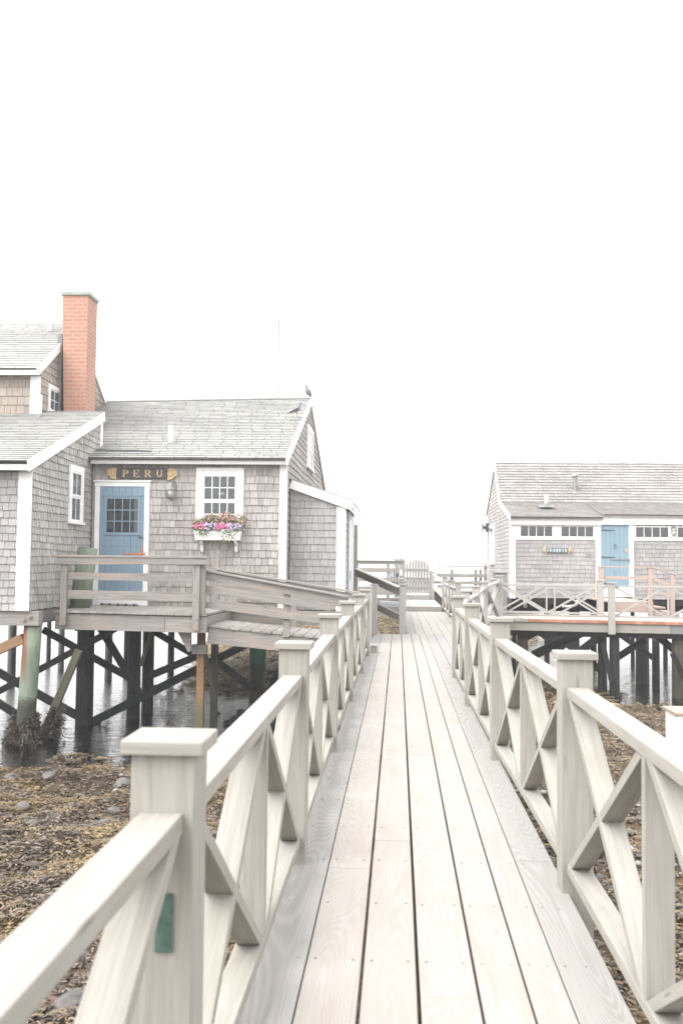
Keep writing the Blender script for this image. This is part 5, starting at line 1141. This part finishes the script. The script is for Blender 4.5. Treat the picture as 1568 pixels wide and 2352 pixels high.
mb = MB(); mb.box(QX, QX1, YQ - .034, YQ - .0285, fzb - .004, fzb + .045, 0)
mb.build('frieze_trim', 'white_paint', qc) if False else None
for k, (a_, b_) in enumerate(wins):
    xa_, xb_ = P(a_, 1220, YQ).x, P(b_, 1220, YQ).x; mb = MB(); f = .008
    mb.box(xa_, xb_, YQ - .006, YQ - .002, wz0, wz1, 0); W_ = mb.build('transom_window', 'pane_dark', qc)
    W_['label'] = ['leftmost transom window of the cottage', 'transom window above the blue name board side', 'transom window right of the pale blue door', 'transom window cut by the right edge'][k]
    mb = MB(); mb.face([(xa_, YQ - .010, wz0), (xb_, YQ - .010, wz0), (xb_, YQ - .010, wz1), (xa_, YQ - .010, wz1)], [(0, 0)] * 4); mb.build('pane', 'glass', W_, fix=False)
    mb = MB()
    for i in range(1, 4): u = xa_ + (xb_ - xa_) * i / 4; mb.box(u - .009, u + .009, YQ - .022, YQ - .0105, wz0, wz1, 2)
    mb.build('muntin', 'white_paint', W_)
    for (u, v) in ((xa_ - .05, wz0), (xb_ + .05, wz0), (xa_ + .06, wz1 + .035), (xb_ - .03, wz1 + .035)):
        mb = MB(); mb.tube([(u, YQ - .028, v), (u, YQ - .04, v)], .012, 8); mb.build('latch', 'gunmetal', W_)
mb = MB(); mb.box(QX - .022, QX + .125, YQ - .030, YQ, QZ0 - .02, fzb - .001, 2); mb.box(QX - .0225, QX - .001, YQ + .0, YQ + .10, QZ0 - .02, qe - .06, 2); mb.build('corner_board', 'white_paint', qc, .002)
mb = MB(); mb.beam((xo - .0, YQ - .2, qe - .035), (xo + .0, QK, qk - .035), .032, .14); mb.beam((xo, QK, qk - .05), (xo, QR, qr - .05), .034, .12); mb.beam((xo, QB + .2, qb - .05), (xo, QR, qr - .05), .030, .13); mb.build('rake_board', 'white_paint', qc, .002)
window(qc, (QX, (sw0 + sw1) / 2, (sz0 + sz1) / 2), (0, -1, 0), (-1, 0, 0), sw1 - sw0, sz1 - sz0, .11, 1, 1, True, 'blind', label='tall narrow white window on the side wall')
D2 = door(qc, dq0, dq1, dqb, dqt, YQ, 'door_blue_pale', .14, boards=6, top=False, bottom=P(1410, 1371, YQ).z)
for py in (1218, 1280, 1340):
    a, b = P(1380, py, YQ - .03), P(1410, py + .3, YQ - .03); mb = MB(); mb.prism([a + Vector((0, 0, -.022)), b + Vector((0, 0, -.012)), b + Vector((.02, 0, 0)), b + Vector((0, 0, .012)), a + Vector((0, 0, .022))], (0, -1, 0), .008); mb.build('hinge', 'gunmetal', D2)
p = P(1411, 1254, YQ - .03); mb = MB()
for k in range(12): t0, t1 = k * math.pi / 6, (k + 1) * math.pi / 6; mb.tube([(p.x + .04 * math.cos(t0), YQ - .05, p.z - .01 + .05 * math.sin(t0)), (p.x + .04 * math.cos(t1), YQ - .05, p.z - .01 + .05 * math.sin(t1))], .008, 6)
mb.tube([(p.x, YQ - .03, p.z + .05), (p.x, YQ - .06, p.z + .055)], [.03, .02], 8); mb.build('knocker', 'metal_grey', D2)
p = P(1437.5, 1266, YQ - .03); mb = MB(); mb.tube([(p.x, YQ - .03, p.z), (p.x, YQ - .055, p.z)], [.03, .02], 10); mb.box(p.x - .018, p.x + .018, YQ - .038, YQ - .03, p.z - .06, p.z + .06, 2); mb.build('handle', 'gold', D2)
a, b = P(1400, 1285, YQ - .04), P(1444, 1285.5, YQ - .04); mb = MB(); mb.beam(a, b, .01, .035); mb.beam(b + Vector((0, 0, .02)), b + Vector((.02, 0, -.16)), .01, .03); mb.build('latch_bar', 'metal_grey', D2)
mb = MB(); a, b = P(1441, 1254.5, YQ - .045), P(1454, 1256, YQ - .045); mb.beam(a, b, .01, .02); mb.build('hook', 'gold', D2)
# under-floor beams
for yy, h_ in ((YQ + .05, .16), (YQ + 1.2, .40), (YQ + 3.2, .40), (YQ + 5.6, .34)):
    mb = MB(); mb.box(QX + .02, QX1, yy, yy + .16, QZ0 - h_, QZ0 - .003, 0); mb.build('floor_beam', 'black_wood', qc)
mb = MB(); mb.box(QX + .02, QX + .18, YQ + .22, QB - .1, QZ0 - .3, QZ0 - .003, 1); mb.build('floor_beam', 'black_wood', qc)
# sign SEAQUIN and house number
p = P(1278, 1264, YQ); sq = thing('name_board', 'small blue name board with gold scroll ends on the pale cottage', 'sign', (p.x, YQ, p.z))
a, b = P(1252, 1263.5, YQ - .03), P(1305, 1264.5, YQ - .03); hh = .062; zc = (a.z + b.z) / 2
mb = MB(); mb.box(a.x, b.x, YQ - .05, YQ - .015, zc - hh, zc + hh, 0); mb.build('board', 'sign_blue', sq, .003)
mb = MB(); leaf_end(mb, Vector((a.x + .02, 0, zc)), -1, .09, .14, YQ - .035, .03); leaf_end(mb, Vector((b.x - .02, 0, zc)), 1, .09, .14, YQ - .035, .03); mb.build('gold_scroll', 'gold', sq)
mb = MB(); tx = 'SEAQUIN'; Lw = b.x - a.x - .05
for i, c_ in enumerate(tx): letter(mb, c_, Vector((a.x + .03 + Lw * i / 7, YQ - .0501, zc - .036)), Vector((1, 0, 0)), Vector((0, 0, 1)), Vector((0, -1, 0)), .055, .075, .017, .005)
mb.build('lettering', 'white_box', sq)
p = P(1345, 1280, YQ); hn = MB()
for i, c_ in enumerate('27'): letter(hn, c_, Vector((p.x + i * .075, YQ - .022, p.z)), Vector((1, 0, 0)), Vector((0, 0, 1)), Vector((0, -1, 0)), .06, .10, .016, .008)
tag(hn.build('house_number', 'metal_grey'), 'grey metal house number 27 on the pale shingles', 'house number')
# lamps on the cottage
p = P(1544, 1222, YQ); t = thing('wall_lamp', 'small caged wall lamp between two transom windows', 'lamp', (p.x, YQ, p.z))
mb = MB(); mb.tube([(p.x, YQ - .03, p.z + .10), (p.x, YQ - .12, p.z + .08)], [.06, .07], 10); mb.tube([(p.x, YQ - .12, p.z + .09), (p.x, YQ - .12, p.z + .03)], [.05, .085], 12); mb.build('shade', 'metal_grey', t)
mb = MB(); mb.tube([(p.x, YQ - .12, p.z + .03), (p.x, YQ - .12, p.z - .05), (p.x, YQ - .12, p.z - .11)], [.065, .065, .03], 10); mb.build('glass', 'lantern_glass', t, smooth=True)
Yl = 33.6; p = P(1116, 1212, Yl); t = thing('flood_light', 'dark flood light box on the left end of the cottage wall', 'lamp', (QX, Yl, p.z))
mb = MB(); mb.box(QX - .11, QX - .012, Yl - .25, Yl + .1, p.z - .14, p.z + .14, 2); mb.tube([(QX - .11, Yl - .1, p.z), (QX - .20, Yl - .12, p.z)], [.05, .07], 8); mb.build('lamp_box', 'gunmetal', t)
mb = MB(); mb.box(QX - .24, QX - .18, Yl - .2, Yl - .1, p.z - .12, p.z + .13, 2); mb.tube([(QX - .2, Yl - .15, p.z - .12), (QX - .24, Yl - .15, p.z - .2)], .02, 6); mb.build('lamp_head', 'metal_grey', t)
p = P(1131, 1216, 32.0); t = thing('wall_speaker', 'small grey hooked fitting above the side window', 'fitting', (QX, 31.8, p.z)); mb = MB(); mb.box(QX - .14, QX - .05, 31.75, 31.85, p.z - .05, p.z + .03); mb.tube([(QX - .1, 31.8, p.z - .05), (QX - .06, 31.8, p.z - .13)], [.03, .01], 6); mb.build('fitting_body', 'metal_grey', t)

# ------------------------------------------------------------------ side deck to the cottage
def yd(x): return 22.15 - .16 * (x - 2.2)            # front edge comes slightly towards the viewer
SZ = P(1300, 1424, yd(4)).z
sdk = thing('side_deck', 'side deck with red cedar board ends leading to the pale cottage', 'deck', (2.2, 22, SZ))
mb = MB(); x = 1.95; k = 0
while x < 9.4:
    xb = x + .148; mm = 0 if x > 2.75 else 1
    mb.hexa([(x, yd(x) - .03, SZ - .06), (xb - .006, yd(xb) - .03, SZ - .06), (xb - .006, yd(xb) - .03, SZ), (x, yd(x) - .03, SZ), (x, yd(x) + 1.42, SZ - .04), (xb - .006, yd(xb) + 1.42, SZ - .04), (xb - .006, yd(xb) + 1.42, SZ), (x, yd(x) + 1.42, SZ)], mm); x = xb; k += 1
mb.build('deck_boards', ['cedar_deck', 'far_deck'], sdk, .002)
mb = MB()
x = 2.76
while x < 9.38:
    xb = x + .148; mb.hexa([(x + .001, yd(x) - .028, SZ + .0005), (xb - .007, yd(xb) - .028, SZ + .0005), (xb - .007, yd(xb) - .028, SZ + .003), (x + .001, yd(x) - .028, SZ + .003), (x + .001, yd(x) + 1.41, SZ + .0005), (xb - .007, yd(xb) + 1.41, SZ + .0005), (xb - .007, yd(xb) + 1.41, SZ + .003), (x + .001, yd(x) + 1.41, SZ + .003)]); x = xb
mb.build('weathered_face', 'cedar_top', sdk)
bz1, bz0 = SZ - .062, P(1300, 1451, yd(4)).z
mb = MB(); jx = P(1544, 1440, yd(7)).x; mb.beam((2.3, yd(2.3) + .03, (bz0 + bz1) / 2), (jx, yd(jx) + .03, (bz0 + bz1) / 2), .05, bz1 - bz0); mb.build('rim_beam', 'rail_wood', sdk, .003)
mb = MB(); mb.beam((jx + .003, yd(jx) + .03, (bz0 + bz1) / 2), (9.3, yd(9.3) + .03, (bz0 + bz1) / 2), .05, bz1 - bz0); mb.build('rim_beam', 'lead', sdk, .003)
mb = MB(); mb.beam((2.3, yd(2.3) + 1.38, (bz0 + bz1) / 2), (9.3, yd(9.3) + 1.38, (bz0 + bz1) / 2), .05, bz1 - bz0); mb.beam((2.4, yd(2.4) + .3, bz0 - .06), (9.3, yd(9.3) + .3, bz0 - .06), .16, .12); mb.build('rim_beam', 'black_wood', sdk)
# connecting deck piece between boardwalk and side deck
mb = MB()
for i in range(9):
    y = 21.7 + i * .3; mb.hexa([(.80 if i < 0 else 1.68, y, .0), (1.68, y + .285, .0), (1.68, y + .285, -.04), (1.68, y, -.04), (2.4, y, SZ - .005), (2.4, y + .285, SZ - .005), (2.4, y + .285, SZ - .045), (2.4, y, SZ - .045)])
tag(mb.build('link_ramp', 'far_deck', bevel=.002), 'short pale plank ramp joining the boardwalk to the side deck', 'ramp')
dr = thing('side_deck_railing', 'front X braced railing of the side deck, big post before the door', 'railing', (2.2, 22, SZ))
H1 = P(1400, 1337, yd(4.6)).z - SZ
SPX = [P(1148, 1340, 22.1).x, P(1401, 1340, 21.8).x]; SPX.append(2 * SPX[1] - SPX[0])
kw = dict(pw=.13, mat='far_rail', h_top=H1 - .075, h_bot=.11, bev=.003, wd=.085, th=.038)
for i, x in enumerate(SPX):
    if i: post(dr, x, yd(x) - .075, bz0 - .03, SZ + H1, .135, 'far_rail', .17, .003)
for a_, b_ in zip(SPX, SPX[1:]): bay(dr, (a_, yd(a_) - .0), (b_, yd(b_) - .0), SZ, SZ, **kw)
bay(dr, (SPX[2], yd(SPX[2])), (SPX[2] + 2.4, yd(SPX[2] + 2.4)), SZ, SZ, **kw)
db = thing('side_deck_railing', 'rear X braced railing of the side deck, ending at the stair', 'railing', (2.2, 23.3, SZ))
for x in (SPX[0] + .0, SPX[1] + .03): post(db, x, yd(x) + 1.30, SZ - .3, SZ + H1 + .03, .135, 'far_rail', .17, .003)
bay(db, (SPX[0], yd(SPX[0]) + 1.30), (SPX[1] + .03, yd(SPX[1]) + 1.30), SZ, SZ, **kw)
# stair with new railing
YS = 23.75
sr = thing('stair_railing', 'new pinkish timber railing of the cottage stair, sloping at right', 'railing', (5, YS, SZ))
for px, t_, w_ in ((1380, 1303, .12), (1492.5, 1303, .095), (1544, 1322, .09)):
    q = P(px, t_, YS); mb = MB(); mb.box(q.x - w_ / 2, q.x + w_ / 2, YS, YS + .09, SZ - .03, q.z, 2); mb.build('post', 'pink_wood', sr, .003)
for x0, y0, x1, y1, w_, nm in ((1368, 1301, 1497, 1303.5, .028, 'top_rail'), (1496, 1303, 1553, 1321, .028, 'top_rail'), (1386, 1327, 1488, 1328, .075, 'middle_rail'), (1498, 1330, 1540, 1345, .075, 'middle_rail'), (1498, 1358, 1540, 1370, .06, 'lower_rail')):
    a, b = P(x0, y0, YS + .045), P(x1, y1, YS + .045); mb = MB(); mb.beam(a, b, .12 if nm == 'top_rail' else .035, w_); mb.build(nm, 'pink_wood', sr, .003)
ss = thing('cottage_stair', 'pinkish timber landing and steps below the pale blue door', 'stair', (5.5, 25, SZ))
lz = P(1420, 1371, YQ).z - .02; xa_, xb_ = P(1376, 1380, YS).x + .28, P(1492, 1380, YS).x + .1
mb = MB(); y = YS + .1
while y < YQ - .06: mb.box(xa_, xb_, y, y + .135, lz - .035, lz, 0); y += .14
mb.build('landing_boards', 'pink_wood', ss, .002)
mb = MB(); mb.box(xa_, xb_, YS + .09, YS + .14, lz - .24, lz - .038, 0); mb.build('landing_beam', 'pink_wood', ss, .002)
for k in range(2): mb = MB(); z = lz - (k + 1) * (lz - SZ) / 3; mb.box(xb_ + k * .28 + .003, xb_ + (k + 1) * .28, YS + .1, YS + 1.2, z - .04, z, 1); mb.build('tread', 'pink_wood', ss, .002)
mb = MB(); mb.box(xb_, xb_ + .6, YS + .102, YS + .14, SZ - .1, SZ + .12, 0); mb.build('stringer', 'pink_wood', ss, .002)
# grey box beside the cottage corner, drain pipe
q = P(1162, 1317, 25.5); mb = MB(); mb.box(q.x - .30, q.x + .02, 25.5, 25.9, SZ - .4, q.z, 2); mb.box(q.x - .32, q.x + .04, 25.47, 25.92, q.z + .002, q.z + .03, 0); tag(mb.build('utility_box', 'grey_wood', bevel=.004), 'small grey wooden box standing at the cottage corner', 'box')
mb = MB(); pts = [P(1290, 1393, 26.0), P(1310, 1393, 26.0), P(1322, 1390, 26.0), P(1325, 1378, 26.0)]; mb.tube(pts, .038, 12); q = P(1205, 1372, 26.2); mb.tube([q, P(1205, 1396, 26.2)], .05, 12)
tag(mb.build('drain_pipe', 'lantern_glass', smooth=True), 'white plastic drain pipes under the pale cottage floor', 'pipe')

GR = 'piles under the side deck and pale cottage'; GR2 = 'braces under the side deck'
for lab, px, w_, Y, m_ in (('black pile close behind the second right railing post', 1180, 10, 23.2, 'piling_black'), ('thick grey black pile at the left end of the side deck', 1199, 25, 22.8, 'piling_dark_brown'), ('black pile left of the tallest one under the big capped post', 1382, 21, 22.6, 'piling_black'),
    ('thickest black pile directly under the big capped side post', 1410, 23, 22.0, 'piling_black'), ('black pile in the water right of the thickest one', 1474, 30, 24.5, 'piling_black'), ('dark pile with bright reflection on its right', 1505, 17, 23.5, 'piling_black'), ('brownish dark pile at the right edge', 1556, 28, 22.0, 'piling_dark_brown'),
    ('distant dark pile below the cottage corner', 1255, 12, 29, 'piling_black'), ('distant dark pile behind the side deck middle', 1318, 24, 27.5, 'piling_black'), ('distant slim pile below the stair', 1452, 9, 29, 'piling_black'), ('distant pile right of the stair landing', 1527, 10, 29, 'piling_black'), ('wide dark pile deep under the cottage', 1362, 14, 30.5, 'piling_black')):
    pile(lab, px, w_, Y, (bz0 - .12) if Y < 25 else QZ0 - .1, m_, GR)
for lab, x0, y0, x1, y1, Y, w_, m_ in (('broad black brace rising right under the side deck left half', 1228, 1503, 1335, 1453, 23.6, 20, 'green_black_wood'), ('black brace falling right beside the thick left pile', 1236, 1450, 1290, 1490, 25, 15, 'black_wood'), ('short black brace at the top of the left pile', 1207, 1465, 1240, 1447, 23.2, 14, 'black_wood'),
    ('black brace rising from the thickest pile to the right', 1420, 1508, 1475, 1472, 23, 15, 'black_wood'), ('long black brace falling right behind the water piles', 1420, 1456, 1500, 1512, 24, 12, 'black_wood'), ('black brace falling to the brownish right pile', 1510, 1462, 1562, 1506, 22.8, 16, 'black_wood'), ('small black brace low left of the black pile', 1352, 1518, 1376, 1538, 23, 16, 'black_wood'),
    ('leaning dark strut against the thickest pile', 1384, 1480, 1402, 1560, 21.8, 10, 'black_wood'), ('leaning dark strut at the right edge pile', 1545, 1505, 1568, 1556, 21.7, 12, 'black_wood'), ('black brace rising right behind the deck middle', 1300, 1520, 1372, 1465, 26, 18, 'black_wood'), ('black brace falling right far behind the deck middle', 1262, 1450, 1330, 1500, 27, 16, 'black_wood')):
    brace(lab, x0, y0, x1, y1, Y, w_, m_, GR2)

# white capped post at the right edge
q = P(1550, 1643, 13.3); wpst = thing('storage_box', 'white wooden box with a tan lid at the right edge', 'box', (q.x + .3, 13.3, -1))
mb = MB(); mb.box(q.x + .03, q.x + .75, 13.33, 13.9, float(ground_z(np.array([q.x + .3]), np.array([13.5]))[0]) - .1, q.z - .0, 0); mb.build('box_body', 'white_box', wpst, .006)
mb = MB(); mb.box(q.x, q.x + .78, 13.3, 13.93, q.z, q.z + .035, 0); mb.build('lid', 'trim_timber', wpst, .004)

# ------------------------------------------------------------------ boats in the fog
def sailboat(label, px, ytop, Y, L, heading, mat='boat_white', spread=True, lean=0, boom=True):
    p = P(px, ytop, Y); base = Vector((p.x, Y, WATER)); t = thing('sailboat', label, 'boat', base, 'boats moored in the fog'); ca, sa = math.cos(heading), math.sin(heading)
    M = lambda x, y, z: (base.x + x * ca - y * sa, Y + x * sa + y * ca, WATER + z)
    mb = MB(); n = 12; st_ = [(-.5, .10, .0), (-.42, .15, -.02), (-.2, .17, -.03), (.1, .165, -.03), (.35, .10, 0), (.5, .005, .03)]; rows = []
    for (fx, fw, fz) in st_:
        rows.append([M(fx * L, -fw * L, .095 * L + fz * L * .5), M(fx * L, -fw * L * .8, .02 * L), M(fx * L, 0, -.03 * L), M(fx * L, fw * L * .8, .02 * L), M(fx * L, fw * L, .095 * L + fz * L * .5)])
    for i in range(len(rows) - 1):
        for j in range(4): mb.face([rows[i][j], rows[i][j + 1], rows[i + 1][j + 1], rows[i + 1][j]], [(0, 0)] * 4)
        mb.face([rows[i][0], rows[i + 1][0], rows[i + 1][4], rows[i][4]], [(0, 0)] * 4)
    mb.face(rows[0], [(0, 0)] * 5); mb.build('hull', mat, t, smooth=False)
    mb = MB(); mb.hexa([M(-.2 * L, -.09 * L, .08 * L), M(-.2 * L, .09 * L, .08 * L), M(-.18 * L, .08 * L, .15 * L), M(-.18 * L, -.08 * L, .15 * L), M(.2 * L, -.06 * L, .08 * L), M(.2 * L, .06 * L, .08 * L), M(.14 * L, .05 * L, .14 * L), M(.14 * L, -.05 * L, .14 * L)]); mb.build('cabin', mat, t)
    H = p.z - WATER; mb = MB(); mb.tube([M(0, 0, .09 * L), M(lean * H, 0, H)], [.085, .05], 8); o = mb.build('mast', 'mast_alloy', t, smooth=True)
    if spread: mb = MB(); mb.tube([M(0, -.75, H * .66), M(0, .75, H * .66)], .03, 6); mb.tube([M(.75 * .3, -.7, H * .66), M(-.75 * .3, .7, H * .66)], .03, 6); mb.build('spreader', 'mast_alloy', o)
    mb = MB()
    for q_ in (M(.48 * L, 0, .1 * L), M(-.48 * L, 0, .1 * L), M(0, -.16 * L, .1 * L), M(0, .16 * L, .1 * L)): mb.tube([q_, M(0, 0, H * .98)], .012, 4, caps=False)
    mb.build('rigging', 'mast_alloy', o)
    if boom: mb = MB(); mb.tube([M(-.02 * L, 0, .22 * L), M(-.42 * L, 0, .22 * L)], .11, 8); mb.build('furled_sail', 'boat_white', t, smooth=True)
    return t
sailboat('tall masted yacht hidden behind the cottage roof, mast only showing', 641, 716, 62, 11, R(80))
sailboat('sailboat with a tall faint mast above the picket gate', 955, 1185, 170, 11, R(60))
sailboat('nearest sailboat with a white cabin left of the pale cottage', 1083, 1192, 140, 10, R(10))
sailboat('small sailboat with a short mast above the board fence', 1036, 1249, 190, 8, R(30))
sailboat('faintest sailboat between the short mast and the nearest one', 1063, 1228, 260, 10, R(80))
sailboat('very faint thin masted sailboat right of the gate', 1009, 1258, 280, 8, R(70))
q = P(1092, 1306, 95); t = thing('motor_boat', 'low motor boat with a pale cover in front of the sailboats', 'boat', (q.x, 95, WATER), 'boats moored in the fog')
mb = MB(); mb.hexa([(q.x - 1.2, 94.2, WATER - .1), (q.x - 1.2, 95.8, WATER - .1), (q.x - 1.6, 96, WATER + .8), (q.x - 2.2, 95, WATER + .9), (q.x + 2, 94.2, WATER - .1), (q.x + 2, 95.8, WATER - .1), (q.x + 2.1, 96, WATER + .75), (q.x + 2.1, 94, WATER + .75)]); mb.build('hull', 'boat_white', t)
mb = MB(); mb.hexa([(q.x - 1.6, 94.4, WATER + .9), (q.x - 1.6, 95.6, WATER + .9), (q.x - .6, 95.5, WATER + 1.5), (q.x - .6, 94.5, WATER + 1.5), (q.x + 2, 94.4, WATER + .85), (q.x + 2, 95.6, WATER + .85), (q.x + 1.4, 95.5, WATER + 1.45), (q.x + 1.4, 94.5, WATER + 1.45)]); mb.build('cover', 'blind', t)
for i, (lab, xa_, xb_, yy) in enumerate((('long floating dock across the water behind the right fence', .5, 9, 58), ('floating dock behind the left board fence', -6, -.5, 55))):
    t = thing('floating_dock', lab, 'dock', ((xa_ + xb_) / 2, yy, WATER), 'floating docks behind the fences')
    mb = MB(); mb.box(xa_, xb_, yy, yy + 2, WATER + .25, WATER + .42, 0); mb.build('dock_deck', 'far_deck', t); mb = MB()
    k = xa_ + .3
    while k < xb_ - .8: mb.box(k, k + .7, yy + .1, yy + 1.9, WATER - .1, WATER + .248, 0); k += 1.1
    mb.build('float', 'boat_grey', t)

# ------------------------------------------------------------------ the fog
mb = MB(); mb.box(-640, 640, -60, 640, -4.5, 24, 0)
s = NT('haze'); v = s.n('ShaderNodeVolumePrincipled'); v.inputs['Color'].default_value = (.97, .98, 1, 1); v.inputs['Density'].default_value = .0017; v.inputs['Anisotropy'].default_value = .1
s.l(v.outputs[0], s.out.inputs['Volume'])
hz = mb.build('haze', 'haze'); hz['kind'] = 'stuff'; tag(hz, 'thin white sea fog filling the air over the harbour', 'fog')
